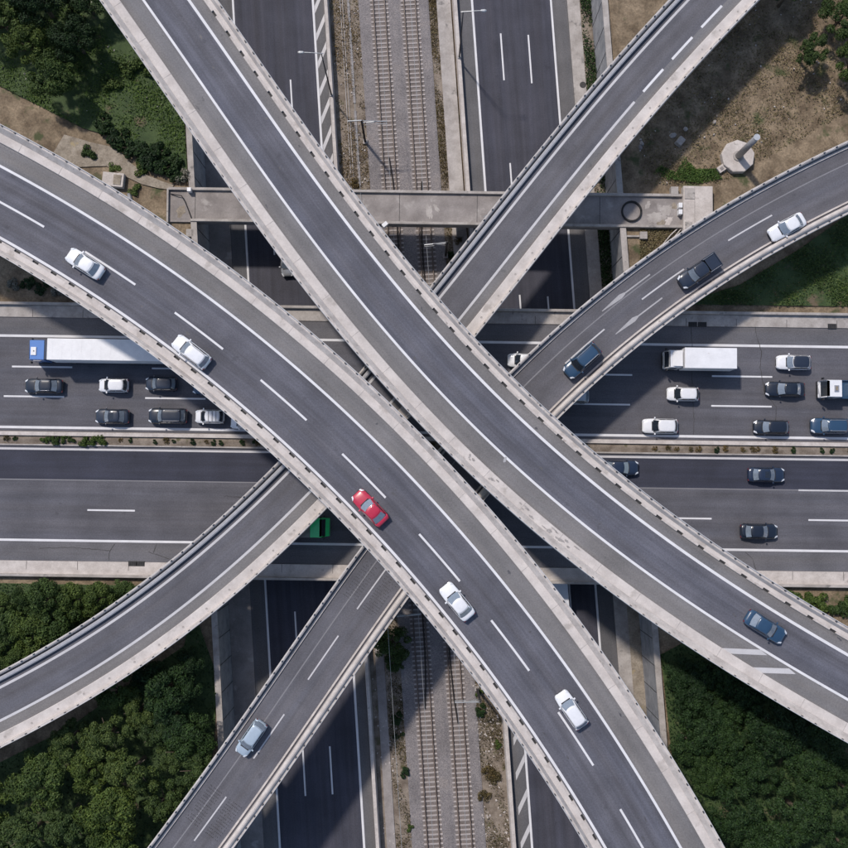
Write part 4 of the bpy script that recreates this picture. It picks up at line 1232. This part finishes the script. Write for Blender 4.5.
def wheels_for(T, xs, hw_, r=.5):
    for x in xs:
        for s in (1, -1):
            mb = MB(); seg = 16
            mb.rings([[(x + rr * math.cos(2 * PI * k / seg), s * y, r + rr * math.sin(2 * PI * k / seg)) for k in range(seg)] for rr, y in ((.2, hw_ - .35), (r - .03, hw_ - .35), (r, hw_ - .3), (r, hw_ - .05), (r - .05, hw_), (.26, hw_))])
            wh = obj('wheel', mb, M['black_rubber'], T)
            mb = MB(); mb.cyl((x, 0, 0), .25, 0.02, 12)
            mb.v = [(vx, s * (hw_ - .02 + vz), r + vy) for vx, vy, vz in mb.v]
            obj('rim', mb, M['rim'], wh)
def cab_over(T, x0, x1, wd, z0, zt, pm, slope=.18, roofrad=.06):
    """cab-over-engine cab; front at x0 (positive x forward)"""
    mb = MB()
    hw_ = wd / 2
    front = [(x0, -hw_ * .95, z0), (x0, hw_ * .95, z0), (x0 - .02, hw_ * .96, z0 + (zt - z0) * .5), (x0 - slope, hw_ * .93, zt - .12), (x0 - slope - .12, hw_ * .86, zt), (x0 - slope - .12, -hw_ * .86, zt), (x0 - slope, -hw_ * .93, zt - .12), (x0 - .02, -hw_ * .96, z0 + (zt - z0) * .5)]
    def rg(x, k):
        return [(x, -hw_ * k, z0), (x, hw_ * k, z0), (x, hw_ * k, z0 + (zt - z0) * .5), (x, hw_ * k * .98, zt - .12), (x, hw_ * k * .92, zt), (x, -hw_ * k * .92, zt), (x, -hw_ * k * .98, zt - .12), (x, -hw_ * k, z0 + (zt - z0) * .5)]
    mb.rings([front, rg(x0 - .35, 1.0), rg(x1, 1.0)])
    obj('cab', mb, pm, T)
    zm = z0 + (zt - z0) * .5
    mb = MB(); mb.quad((x0 + .0, -hw_ * .86, zm), (x0 + .0, hw_ * .86, zm), (x0 - slope + .03, hw_ * .82, zt - .2), (x0 - slope + .03, -hw_ * .82, zt - .2)); obj('windscreen', mb, M['glass_dark'], T)
    for s in (1, -1):
        mb = MB(); mb.quad((x0 - .45, s * (hw_ + .006), zm + .05), (x0 - 1.3, s * (hw_ + .006), zm + .05), (x0 - 1.3, s * (hw_ * .985 + .006), zt - .25), (x0 - .5, s * (hw_ * .985 + .006), zt - .25)); obj('side_window', mb, M['glass_dark'], T)
        mb = MB(); mb.box((x0 - .12, s * (hw_ + .18), zm + .35), (.14, .22, .5)); obj('wing_mirror', mb, M['trim'], T)
        mb = MB(); mb.box((x0 - .0, s * hw_ * .72, z0 + .3), (.08, .36, .2)); obj('headlight', mb, M['lamp_glass'], T)
    mb = MB(); mb.box((x0 - .05, 0, z0 + .02), (.22, wd * .96, .36)); obj('bumper', mb, M['trim'], T)
# articulated lorry
T = thing('articulated_lorry', 'articulated lorry with blue cab and long white trailer', 'lorry', on(-46.75, 7.95), W_)
cab_over(T, 0.0, -1.95, 2.42, .45, 3.05, PAINT['cab_blue'])
mb = MB(); mb.box((-.75, 0.15, 3.10), (.62, .95, .12)); obj('roof_hatch', mb, M['white_box'], T)
mb = MB(); mb.box((-.8, 0.15, 3.17), (.12, .12, .03)); obj('roof_vent', mb, M['trim'], T)
mb = MB(); mb.box((-3.2, 0, .85), (5.4, .9, .3)); obj('chassis', mb, M['trim'], T)
mb = MB(); mb.box((-2.2, 0, 1.9), (.45, 2.2, 2.2)); obj('cab_back', mb, PAINT['navy'], T)
mb = MB(); mb.box((-2.68 - 6.8, 0, 2.55), (13.6, 2.52, 2.85)); link('trailer_box', bevel_mesh(mb.mesh('trailer_box'), .05), M['white_box'], T)
for k in range(12):
    mb = MB(); mb.box((-3.3 - k * 1.13, 0, 3.978), (.05, 2.4, .012)); obj('roof_rib', mb, M['white_box'], T)
mb = MB(); mb.box((-9.5, 0, 1.02), (13.4, 2.3, .2)); obj('trailer_floor', mb, PAINT['cab_blue'], T)
for s in (1, -1):
    mb = MB(); mb.box((-8.5, s * 1.15, .75), (5.5, .05, .5)); obj('side_guard', mb, PAINT['cab_blue'], T)
    mb = MB(); mb.box((-16.3, s * 1.0, 1.15), (.06, .3, .2)); obj('tail_light', mb, M['lamp_red'], T)
wheels_for(T, (-1.2, -4.6, -11.6, -12.9, -14.2), 1.24)
# white box truck
T = thing('box_truck', 'white box truck in the top lane at right', 'truck', on(28.75, 8.0), W_)
cab_over(T, 0.0, -1.75, 2.15, .4, 2.55, PAINT['white'], .3)
mb = MB(); mb.rings([[(-.75, -.85, 2.56), (-.75, .85, 2.56), (-.72, .85, 2.62), (-.72, -.85, 2.62)], [(-1.75, -.95, 2.56), (-1.75, .95, 2.56), (-1.7, .95, 3.25), (-1.7, -.95, 3.25)]]); obj('wind_deflector', mb, PAINT['white'], T)
mb = MB(); mb.box((-4.9, 0, 2.3), (6.1, 2.42, 2.6)); link('cargo_box', bevel_mesh(mb.mesh('cargo_box'), .04), M['white_box'], T)
mb = MB(); mb.box((-4.9, 0, 3.602), (5.9, 2.2, .01)); obj('box_roof', mb, M['white_box'], T)
mb = MB(); mb.box((-4.5, 0, .8), (6.8, .9, .25)); obj('chassis', mb, M['trim'], T)
for s in (1, -1):
    mb = MB(); mb.box((-7.98, s * .9, .95), (.06, .3, .18)); obj('tail_light', mb, M['lamp_red'], T)
wheels_for(T, (-1.0, -5.9), 1.12, .45)
# tow truck at the right edge
T = thing('flatbed_truck', 'white truck with a tan box on its cab roof at the right edge', 'truck', on(47.35, 4.75), W_)
cab_over(T, 0.0, -2.1, 2.1, .4, 2.4, PAINT['white'], .55)
mb = MB(); mb.box((-1.45, 0, 2.45), (.55, .75, .12)); obj('beacon_base', mb, M['chrome'], T)
mb = MB(); mb.box((-1.45, 0, 2.53), (.28, .5, .10)); obj('beacon', mb, M['sand'], T)
mb = MB(); mb.box((-4.9, 0, .95), (5.2, 2.2, .18)); obj('flatbed', mb, PAINT['dark_blue'], T)
for s in (1, -1):
    mb = MB(); mb.box((-4.9, s * 1.07, 1.2), (5.2, .06, .35)); obj('bed_side', mb, PAINT['dark_blue'], T)
mb = MB(); mb.box((-5.2, 0, 1.55), (3.6, 1.5, 1.0)); link('load_box', bevel_mesh(mb.mesh('load_box'), .12), M['white_box'], T)
wheels_for(T, (-.9, -5.4), 1.08, .42)
# green lorry
T = thing('lorry', 'green lorry cab with a grey-brown load, in the deep shade below two decks', 'lorry', on(-11.2, -12.5), E_)
cab_over(T, -.45, -2.1, 2.3, .45, 2.75, PAINT['green'], .45)
mb = MB(); mb.rings([[(.0, -1.05, .5), (.0, 1.05, .5), (-.04, 1.02, 1.25), (-.04, -1.02, 1.25)], [(-.55, -1.12, .5), (-.55, 1.12, .5), (-.55, 1.1, 1.55), (-.55, -1.1, 1.55)]]); obj('bonnet', mb, PAINT['green'], T)
mb = MB(); mb.box((-5.2, 0, 1.5), (6.0, 2.4, .9)); link('load_bed', bevel_mesh(mb.mesh('load_bed'), .04), PAINT['grey_load'], T)
mb = MB(); mb.box((-4.2, 0, .8), (7.6, .9, .25)); obj('chassis', mb, M['trim'], T)
wheels_for(T, (-1.0, -5.4, -6.6), 1.15, .48)
# van on the right sunken road
x, y, z = ns(15.35, -17.4, ZN + .016)
T = thing('box_truck', 'pale box truck on the right sunken road below the left top deck', 'truck', (x, y, z), PI / 2 + NSA)
cab_over(T, 0.0, -1.6, 2.05, .4, 2.3, PAINT['white'], .35)
mb = MB(); mb.box((-4.0, 0, 1.85), (4.7, 2.15, 2.3)); link('cargo_box', bevel_mesh(mb.mesh('cargo_box'), .05), PAINT['white'], T)
mb = MB(); mb.box((-3.4, 0, .7), (5.4, .9, .2)); obj('chassis', mb, M['trim'], T)
wheels_for(T, (-.8, -4.8), 1.02, .4)

# ------------------------------------------------------------------ vegetation
def leaf_cloud(name, lobes, n, size, seed, mat, zmin=-9):
    g = random.Random(seed)
    ws = [l[3] ** 2 for l in lobes]
    mb = MB()
    for lb in g.choices(lobes, ws, k=n):
        cx, cy, cz, r = lb[:4]
        while True:
            d = Vector((g.uniform(-1, 1), g.uniform(-1, 1), g.uniform(-.55, 1)))
            if 0.1 < d.length < 1: break
        d.normalize()
        rr = r * (1.0 - 0.45 * g.random() ** 2) * g.uniform(.92, 1.1)
        p = Vector((cx, cy, cz)) + Vector((d.x, d.y, d.z * .8)) * rr
        nrm = (d + Vector((g.gauss(0, .5), g.gauss(0, .5), g.gauss(0.25, .5)))).normalized()
        a = nrm.orthogonal().normalized()
        a.rotate(Quaternion(nrm, g.uniform(0, 6.28)))
        b = nrm.cross(a)
        s = size * g.uniform(.55, 1.25)
        i = len(mb.v)
        mb.v += [tuple(p - a * s), tuple(p - b * s * .5 + nrm * s * .12), tuple(p + a * s), tuple(p + b * s * .5 + nrm * s * .12)]
        mb.f.append((i, i + 1, i + 2, i + 3))
    me = mb.mesh(name); me.materials.append(M[mat])
    return me

def clumped(R_, H_, n, seed, rl=(.5, .95)):
    """lobes over a crown of radius R_ and height H_"""
    g = random.Random(seed); L_ = []
    for i in range(n):
        a = g.uniform(0, 6.28); f = math.sqrt(g.random())
        r = g.uniform(*rl)
        L_.append((R_ * f * math.cos(a), R_ * f * math.sin(a), H_ * math.sqrt(max(0, 1 - f * f * .85)) * g.uniform(.72, 1.0), r))
    return L_

TREES = []
for i, (mat, rad, hh, nl, nleaf, sz) in enumerate((('leaf3', 2.4, 2.0, 30, 8000, .12), ('leaf1', 2.4, 2.2, 30, 9000, .14), ('leaf2', 2.5, 2.0, 30, 10000, .13), ('leaf2', 1.9, 1.8, 24, 7000, .12), ('leaf2', 2.7, 1.5, 60, 11000, .115))):
    crown = leaf_cloud('crown', clumped(rad, hh, nl, 40 + i, ((.34, .62), (.4, .95), (.45, .95), (.35, .8), (.35, .6))[i]), nleaf, sz, 60 + i, mat)
    g = random.Random(80 + i)
    tk = MB(); tk.tube([(0, 0, -2.6), (.06, .03, -1.2), (-.03, .06, 0), (0, 0, 1.2 if i < 4 else .5)], [.24, .19, .15, .07], 8)
    for k in range(6 if i < 4 else 0):
        a = k * 1.05 + g.uniform(-.3, .3); l = rad * g.uniform(.5, .75)
        tk.tube([(0, 0, -1.0 + k * .2), (l * .45 * math.cos(a), l * .45 * math.sin(a), .1 + k * .12), (l * math.cos(a), l * math.sin(a), .8 + k * .1)], [.10, .065, .03], 6)
    tkm = tk.mesh('trunk', True); tkm.materials.append(M['bark'])
    TREES.append((crown, tkm))
ORD = ['leftmost', 'second from left', 'third from left', 'fourth from left', 'fifth from left', 'sixth from left', 'seventh from left', 'eighth from left', 'ninth from left']
ROW = ['top', 'second', 'third', 'fourth', 'fifth', 'sixth', 'seventh', 'bottom']
def row_labels(pts, look, where, dy=3.0):
    """labels that single out each plant of a clump: its row (from the top of the picture) and its place in the row"""
    idx = sorted(range(len(pts)), key=lambda i: -pts[i][1])
    rows = []
    for i in idx:
        if rows and pts[rows[-1][0]][1] - pts[i][1] < dy: rows[-1].append(i)
        else: rows.append([i])
    out = [None] * len(pts)
    for r, row in enumerate(rows):
        row.sort(key=lambda i: pts[i][0])
        for k, i in enumerate(row):
            out[i] = '%s, %s in the %s row %s' % (look(i), ORD[k] if k < len(row) - 1 or len(row) == 1 else 'rightmost', ROW[min(r, 6)] if r < len(rows) - 1 else 'bottom', where)
            if len(row) == 1: out[i] = '%s, alone in the %s row %s' % (look(i), ROW[min(r, 6)] if r < len(rows) - 1 else 'bottom', where)
    return out
TK = ['olive tree', 'green tree', 'dark tree', 'dark small-leaved tree', 'dense dark tree']
def tree_clump(spots, z, where, group, dy):
    labs = row_labels([(x, y) for k, x, y, s in spots], lambda i: TK[spots[i][0]], where, dy)
    for (k, x, y, s), lb in zip(spots, labs):
        tree(k, x, y, z, s, lb, group)
def tree(kind, x, y, z, s, lab, group, name='tree', cat='tree'):
    T = thing(name, lab, cat, (x, y, z), rnd.uniform(0, 6.28), group)
    s *= rnd.uniform(.78, 1.2)
    T.scale = (s, s * rnd.uniform(.85, 1.1), s * rnd.uniform(.85, 1.3))
    c, t = TREES[kind]
    o = link('crown', c, None, T); o.location = (0, 0, 2.6)
    o = link('trunk', t, None, T); o.location = (0, 0, 2.6)
    return T
SHR = []
for i, (mat, rad, hh, nl, nleaf, sz) in enumerate((('leaf2', .75, .55, 9, 1100, .12), ('leaf1', .75, .55, 9, 1100, .12), ('leaf5', .65, .4, 8, 700, .10), ('leaf4', .6, .5, 8, 800, .11), ('leaf2', 1.5, .7, 18, 3600, .14))):
    fol = leaf_cloud('foliage', clumped(rad, hh, nl, 140 + i, (.22, .42)), nleaf, sz, 160 + i, mat)
    st = MB()
    g = random.Random(i)
    for k in range(6):
        a = k * 1.05; st.tube([(0, 0, -.1), (rad * .35 * math.cos(a), rad * .35 * math.sin(a), hh * .5), (rad * .6 * math.cos(a), rad * .6 * math.sin(a), hh * .8)], [.04, .03, .012], 5)
    stm = st.mesh('stems', True); stm.materials.append(M['bark'])
    SHR.append((fol, stm))
def shrub(kind, x, y, z, s, lab, group=None, zs=1.0):
    T = thing('shrub', lab, 'shrub', (x, y, z), rnd.uniform(0, 6.28), group)
    T.scale = (s, s, s * zs)
    f, t = SHR[kind]
    link('foliage', f, None, T); link('stems', t, None, T)
    return T
def ground_plants(name, lab, cat, pts_fn, n, size, mat, seed, up=.6):
    """low ground cover: many small leaves close to the soil, one object"""
    g = random.Random(seed); mb = MB()
    k = 0
    while k < n:
        r = pts_fn(g)
        if r is None: continue
        x, y, z = r
        nrm = Vector((g.gauss(0, .55), g.gauss(0, .55), up)).normalized()
        a = nrm.orthogonal().normalized(); a.rotate(Quaternion(nrm, g.uniform(0, 6.28))); b = nrm.cross(a)
        s = size * g.uniform(.5, 1.3); p = Vector((x, y, z))
        i = len(mb.v)
        mb.v += [tuple(p - a * s), tuple(p - b * s * .45), tuple(p + a * s), tuple(p + b * s * .45)]
        mb.f.append((i, i + 1, i + 2, i + 3)); k += 1
    o = obj(name, mb, M[mat]); tag(o, lab, cat, kind='stuff')
    return o

def inpoly(x, y, P):
    c = False
    for i in range(len(P)):
        (x0, y0), (x1, y1) = P[i - 1], P[i]
        if (y0 > y) != (y1 > y) and x < (x1 - x0) * (y - y0) / (y1 - y0) + x0: c = not c
    return c
def poly_sampler(P, z0, h, dens=None, seed=0):
    xs = [p[0] for p in P]; ys = [p[1] for p in P]
    ph = random.Random(seed).uniform(0, 50)
    def f(g):
        x, y = g.uniform(min(xs), max(xs)), g.uniform(min(ys), max(ys))
        if not inpoly(x, y, P): return None
        if dens:
            q = math.sin(x * .9 + ph) * math.cos(y * .8 - ph) + .6 * math.sin(x * .37 + y * .51 + ph)
            if g.random() > max(0.0, min(1.0, .5 + q * dens)): return None
        return (x, y, z0 + g.random() ** 2 * h)
    return f

def lawn(P, z=-.135):
    mb = MB(); mb.poly([(x, y, z) for x, y in P])
    tag(obj('lawn', mb, M['lawn']), kind='structure')
# upper left slope: grass, dark bushes, path
NWP = [(-72, 62), (-34, 62), (-29.85, 43), (-29.0, 29.8), (-33, 31.0), (-38.5, 35.5), (-42, 36.5), (-72, 52)]
lawn(NWP)
ground_plants('grass', 'lush green grass on the slope at upper left', 'grass', poly_sampler(NWP, -.2, .35, .55, 1), 42000, .15, 'grass_green', 11)
NWB = ((-37.5, 35.2, 1.5, 0), (-36.2, 34.0, 1.6, 0), (-34.6, 33.2, 1.5, 0), (-33.3, 31.9, 1.7, 0), (-31.9, 31.3, 1.4, 0), (-31.0, 31.9, 1.5, 0), (-30.5, 30.6, 1.2, 0), (-34.9, 31.5, 1.1, 1), (-39.3, 37.0, 1.5, 0), (-32.5, 33.6, 1.3, 0),
                                  (-36.0, 44.2, 1.6, 1), (-33.2, 43.6, 1.5, 1), (-38.5, 42.0, 1.4, 1))
NWL = row_labels([(b[0], b[1]) for b in NWB], lambda i: 'dark green bush' if NWB[i][3] == 0 else 'green bush', 'on the upper left slope', 1.6)
for i, (x, y, s, k) in enumerate(NWB):
    shrub(k, x, y, -.3, s, NWL[i], 'bushes on the upper left slope')
shrub(3, -29.5, 30.3, -.3, 1.3, 'greyish bush at the corner of the wall and the service bridge')
shrub(1, -37.9, 31.6, -.3, .9, 'small green bush on the sandy path, upper left', zs=.6)
shrub(1, -35.5, 28.9, -.3, .9, 'small green bush beside the chamber with the cream hatch', zs=.7)
shrub(1, -41.0, 33.4, -.3, 1.1, 'green bush beside the left top deck edge, upper left')
pa = MB(); pts = [(-45, 34.5), (-41.5, 33.6), (-38.2, 33.2), (-36.4, 31.6), (-34.2, 30.2), (-32.2, 29.5), (-30.8, 29.2)]
for i, (x, y) in enumerate(pts):
    wv = (2.4, 2.2, 1.6, 1.1, .8, .6, .45)[i]
    pa.v += [(x + wv * .3, y + wv * .5, -.13), (x - wv * .5, y - wv * .9, -.13)]
for i in range(len(pts) - 1): pa.f.append((2 * i, 2 * i + 1, 2 * i + 3, 2 * i + 2))
tag(obj('sandy_path', pa, M['sand']), kind='structure')
# upper right: dry grass with a green patch
NEP = [(26.6, 29.5), (30, 29.5), (36.5, 29.6), (62, 44), (62, 66), (44, 66), (26.6, 41)]
ground_plants('dry_grass', 'short dry brown grass on the upper right plot', 'grass', poly_sampler(NEP, -.24, .18, .35, 5), 26000, .12, 'grass_dry', 21)
ground_plants('dry_grass', 'dry brown grass between the wall and the two lane ramp', 'grass', poly_sampler([(26.4, 24), (31, 24), (28, 20), (26.4, 18)], -.24, .15, None, 5), 2600, .11, 'grass_dry', 22)
ground_plants('weeds', 'patch of low green weeds above the utility chamber', 'weeds', poly_sampler([(27.6, 30.2), (29, 31.8), (31.0, 31.0), (32.0, 33.0), (33.4, 31.4), (35.8, 31.4), (36.6, 30.2), (34, 29.6), (32, 29.9)], -.22, .25, .7, 9), 3400, .13, 'grass_green', 23)
# right: green slope under the two-lane ramp
EP = [(31, 14.6), (66, 14.2), (66, 32), (53, 26.5), (46, 21.5), (38.5, 17.0)]
lawn(EP)
ground_plants('ground_cover', 'low green plants on the slope between the two lane ramp and the highway', 'ground cover', poly_sampler(EP, -.2, .4, .5, 4), 24000, .14, 'leaf1', 31)
ground_plants('dry_grass', 'dry brown grass on the slope between the two lane ramp and the highway', 'grass', poly_sampler(EP, -.25, .15, None, 4), 8000, .12, 'grass_dry', 32)
# verge shrubs on the left above the highway
SHP = ((-46.5, 16.6), (-44.6, 16.2), (-43.0, 15.9), (-41.2, 15.9), (-39.6, 15.7), (-44.0, 17.4), (-48.3, 17.2), (-50, 17), (-46.0, 18.2))
SHL = row_labels(SHP, lambda i: 'greyish shrub' if i % 3 else 'dark shrub', 'between left deck and highway', 1.5)
for i, (x, y) in enumerate(SHP):
    shrub(3 if i % 3 else 0, x, y, -.25, 1.0, SHL[i], 'shrubs above the highway at left', .8)
# green bits between the right top deck and the highway
BRP = ((42.0, -20.9), (43.8, -21.2), (45.6, -21.4), (47.5, -21.6), (44.5, -22.6), (46.5, -23.2), (49.2, -22.3), (51, -21.8))
BRL = row_labels(BRP, lambda i: 'green bush', 'below the highway, far right', 1.2)
for i, (x, y) in enumerate(BRP):
    shrub(1, x, y, -.25, 1.35, BRL[i], 'bushes below the highway at right')
for P_, n_, lb_, sd_ in (([(-27.6, -22), (-28.6, -26.5), (-33, -29.5), (-42, -36), (-58, -44), (-58, -58), (-33, -58), (-25.6, -41.5), (-24.9, -38.5), (-24.6, -30)], 16000, 'dark undergrowth below the trees between the lower left ramps', 42),
                         ([(-31, -19.4), (-60, -18.9), (-60, -33), (-48, -30), (-40, -26)], 8000, 'dark undergrowth below the trees under the highway at left', 43)):
    lawn(P_)
    ground_plants('undergrowth', lb_, 'undergrowth', poly_sampler(P_, -.2, .5, None, 2), n_, .17, 'leaf2', sd_)
# trees lower left
tree_clump(((0, -33.0, -33.4, 1.0), (0, -31.2, -35.6, .95), (0, -28.6, -38.4, .95), (0, -26.4, -40.4, .9), (2, -29.6, -30.6, 1.0), (2, -29.0, -34.0, .9), (2, -26.9, -36.4, .95), (1, -35.6, -31.2, .95), (3, -27.6, -31.2, 1.0), (3, -27.3, -28.2, .9), (2, -32.4, -29.6, .9),
                                  (0, -36.5, -36, 1.1), (0, -33, -39.5, 1.1), (1, -38.5, -40, 1.1), (0, -30, -43.5, 1.1), (1, -35.5, -44, 1.1), (0, -41, -36.5, 1.1), (1, -44, -41, 1.2), (0, -40, -46, 1.2), (1, -35, -49, 1.1), (0, -45, -47, 1.2), (1, -50, -44, 1.2), (0, -49, -51, 1.2), (1, -42, -52, 1.2)),
           -.4, 'between the two lower left ramps', 'trees between the lower left ramps', 3.0)
tree_clump(((1, -46.6, -20.9, .8), (1, -43.6, -20.6, .85), (1, -40.8, -20.9, .8), (1, -37.9, -20.6, .75), (1, -35.5, -20.0, .6), (1, -42.2, -23.2, .85), (1, -45.2, -24.0, .85), (0, -39.5, -22.8, .7), (0, -43.0, -25.0, .7), (1, -49.5, -21.5, .85), (1, -48.5, -24.5, .9), (0, -51.5, -24.5, .9), (1, -47, -27.5, .8), (0, -51, -28.5, .9), (1, -54.5, -22, .9)),
           -.4, 'below the highway at left', 'trees below the highway at left', 2.0)
# dark mass lower right
tree_clump(((4, 31.0, -33.0, 1.0), (4, 32.0, -31.0, 1.0), (4, 31.8, -35.2, 1.0), (3, 30.6, -36.8, .95), (4, 34.4, -29.2, 1.0), (3, 37.0, -28.0, 1.0), (3, 33.8, -33.2, .9), (4, 31.8, -39.2, .95), (3, 30.0, -29.4, .85), (4, 36.6, -31.6, 1.0), (4, 35.6, -36.5, 1.05), (4, 33.4, -40.5, 1.0), (3, 39.8, -30.5, 1.0), (4, 40.5, -34.8, 1.05), (4, 38.6, -40.0, 1.1), (4, 35.4, -44.8, 1.1), (3, 44.5, -33.5, 1.0), (4, 45, -38.5, 1.1), (4, 42.8, -44.5, 1.1), (4, 39.5, -49, 1.1), (4, 49, -42.5, 1.2), (4, 48, -48.5, 1.2)),
           -1.2, 'of the lower right thicket', 'thicket at lower right', 3.0)
lawn([(28.2, -27.5), (34, -24.5), (50, -32), (54, -54), (30.6, -54), (29.4, -40)])
ground_plants('ground_cover', 'dark creeping plants on the ground of the lower right thicket', 'ground cover', poly_sampler([(28.2, -27.5), (34, -24.5), (50, -32), (54, -54), (30.6, -54), (29.4, -40)], -.2, .5, None, 2), 14000, .2, 'leaf2', 41)
# corner trees, upper left and upper right
tree_clump(((1, -44.5, 41.5, 1.0), (2, -42.0, 46.0, 1.1), (1, -47.5, 45.5, 1.1), (2, -46, 50.5, 1.1), (1, -51, 48.5, 1.1), (2, -41, 51, 1.1), (1, -50, 54, 1.2), (2, -55, 53, 1.2)),
           -.4, 'of the upper left corner', 'trees in the upper left corner', 3.0)
tree_clump(((0, 46.5, 45.0, .8), (1, 50.5, 49.0, 1.0), (0, 44.0, 52.0, .9), (1, 51.5, 43.0, .8)),
           -.4, 'of the upper right corner', 'trees in the upper right corner', 3.0)
# plants in the railway cutting
tree(1, -4.0, -27.1, ZB - .9, .72, 'small green tree beside the left railway track below the ramp', None)
T = tree(1, -3.6, -29.6, ZB - .9, .58, 'smaller green tree just below the small tree beside the left track', None)
for k, x, y, s, lab in ((0, -3.35, -36.7, .9, 'dark round bush left of the railway, upper of the lone bushes'), (0, -2.45, -43.4, .75, 'round green bush left of the railway, third of the lone bushes'), (0, -3.5, -39.0, .45, 'tiny dark bush left of the railway below the upper lone bush'), (0, -2.75, -38.7, .35, 'tiny bush nearest the ballast left of the railway'), (1, -1.75, -50.3, .55, 'small green bush left of the railway, lowest of the lone bushes'),
                        (1, 6.95, -33.6, .6, 'small green bush at the foot of the mast right of the tracks'), (0, 7.2, -35.7, .9, 'dark green bush right of the tracks below the mast'), (1, 9.2, -39.9, .6, 'bright green bush right of the tracks beside the barrier'), (0, 3.3, 22.4, .6, 'green bush at the foot of the mast below the service bridge'),
                        (2, 8.1, -43.4, 1.1, 'brown bush right of the tracks, upper of the brown pair'), (2, 8.9, -44.0, 1.0, 'brown bush beside the barrier right of the tracks'), (2, 7.5, -46.3, 1.0, 'brown bush right of the tracks, nearest the ballast'), (2, -9.0, 31.8, .8, 'brown bush left of the tracks just above the service bridge'),
                        (0, -9.9, 31.0, .5, 'small dark bush at the barrier just above the service bridge'), (2, 4.4, 24.3, .7, 'brown bush right of the tracks under the service bridge edge')):
    shrub(k, x, y, ZB - .05, s, lab)
def track_strip(t0, t1, y0, y1, z, h, dens, seed):
    ph = random.Random(seed).uniform(0, 9)
    def f(g):
        t, y = g.uniform(t0, t1), g.uniform(y0, y1)
        q = math.sin(y * .35 + ph) + .7 * math.sin(y * .83 + t * 2 + ph)
        if g.random() > .5 + q * dens: return None
        return ns(t, y, z + g.random() ** 2 * h)
    return f
ground_plants('dry_grass', 'band of dry yellow grass right of the tracks above the service bridge', 'grass', track_strip(4.3, 5.3, 20, 62, ZB - .04, .25, .3, 1), 5200, .10, 'leaf5', 51)
ground_plants('weeds', 'patchy brown weeds on the soil left of the tracks', 'weeds', track_strip(-8.6, -5.0, 18, 62, ZB - .06, .3, .45, 2), 5200, .11, 'leaf5', 52)
ground_plants('weeds', 'patchy weeds on the soil left of the tracks, lower half', 'weeds', track_strip(-6.9, -5.0, -60, -20, ZB - .06, .3, .45, 3), 3800, .11, 'leaf5', 53)
ground_plants('weeds', 'patchy brown weeds between the tracks and the right barrier, lower half', 'weeds', track_strip(4.3, 7.3, -60, -22, ZB - .05, .35, .45, 4), 5200, .11, 'leaf5', 54)
ground_plants('ground_cover', 'dark green plants at the foot of the upper right retaining wall', 'ground cover', track_strip(24.15, 25.5, 14, 70, ZN + .03, .7, .3, 5), 9000, .15, 'leaf2', 55)
# scattered pale stones and litter
def scatter_stones(name, lab, fn, n, sz, mat, seed):
    g = random.Random(seed); mb = MB(); k = 0
    while k < n:
        r = fn(g)
        if r is None: continue
        s_ = sz * g.uniform(.4, 1.6)
        mb.box((r[0], r[1], r[2]), (s_, s_ * g.uniform(.5, 1), s_ * .5), g.uniform(0, 3), .7); k += 1
    tag(obj(name, mb, M[mat]), lab, 'stones', kind='stuff')
scatter_stones('loose_stones', 'scattered pale stones on the soil left of the tracks', track_strip(-8.7, -4.6, -58, 62, ZB - .02, .02, .3, 7), 420, .16, 'conc', 61)
scatter_stones('loose_stones', 'scattered pale stones on the soil right of the tracks', track_strip(4.0, 7.2, -58, -20, ZB - .02, .02, .4, 8), 260, .2, 'conc', 62)
scatter_stones('loose_stones', 'scattered pale stones in the dry grass, upper right', poly_sampler(NEP, -.2, .02, .3, 3), 160, .17, 'conc', 63)
scatter_stones('loose_stones', 'scattered pale stones on the upper left slope', poly_sampler(NWP, -.1, .02, .3, 3), 120, .15, 'conc', 64)
# plants in the highway median
for i in range(-52, 53):
    g = rnd.random()
    x = i * .98 + rnd.uniform(-.35, .35)
    if -46 < x < -38: kk, s = 1, rnd.uniform(.55, .75)
    elif g < .35: kk, s = 0, rnd.uniform(.28, .45)
    elif g < .6: kk, s = 2, rnd.uniform(.3, .5)
    else: continue
    xx, yy, zz = ew(x, -2.55 + rnd.uniform(-.12, .12), .15)
    shrub(kk, xx, yy, zz, s, ('leafy green shrub' if kk == 1 else 'small dark green shrub' if kk == 0 else 'small brown shrub') + ' in the planted median of the highway', 'median shrubs, ' + ('leafy' if kk == 1 else 'dark' if kk == 0 else 'brown'))
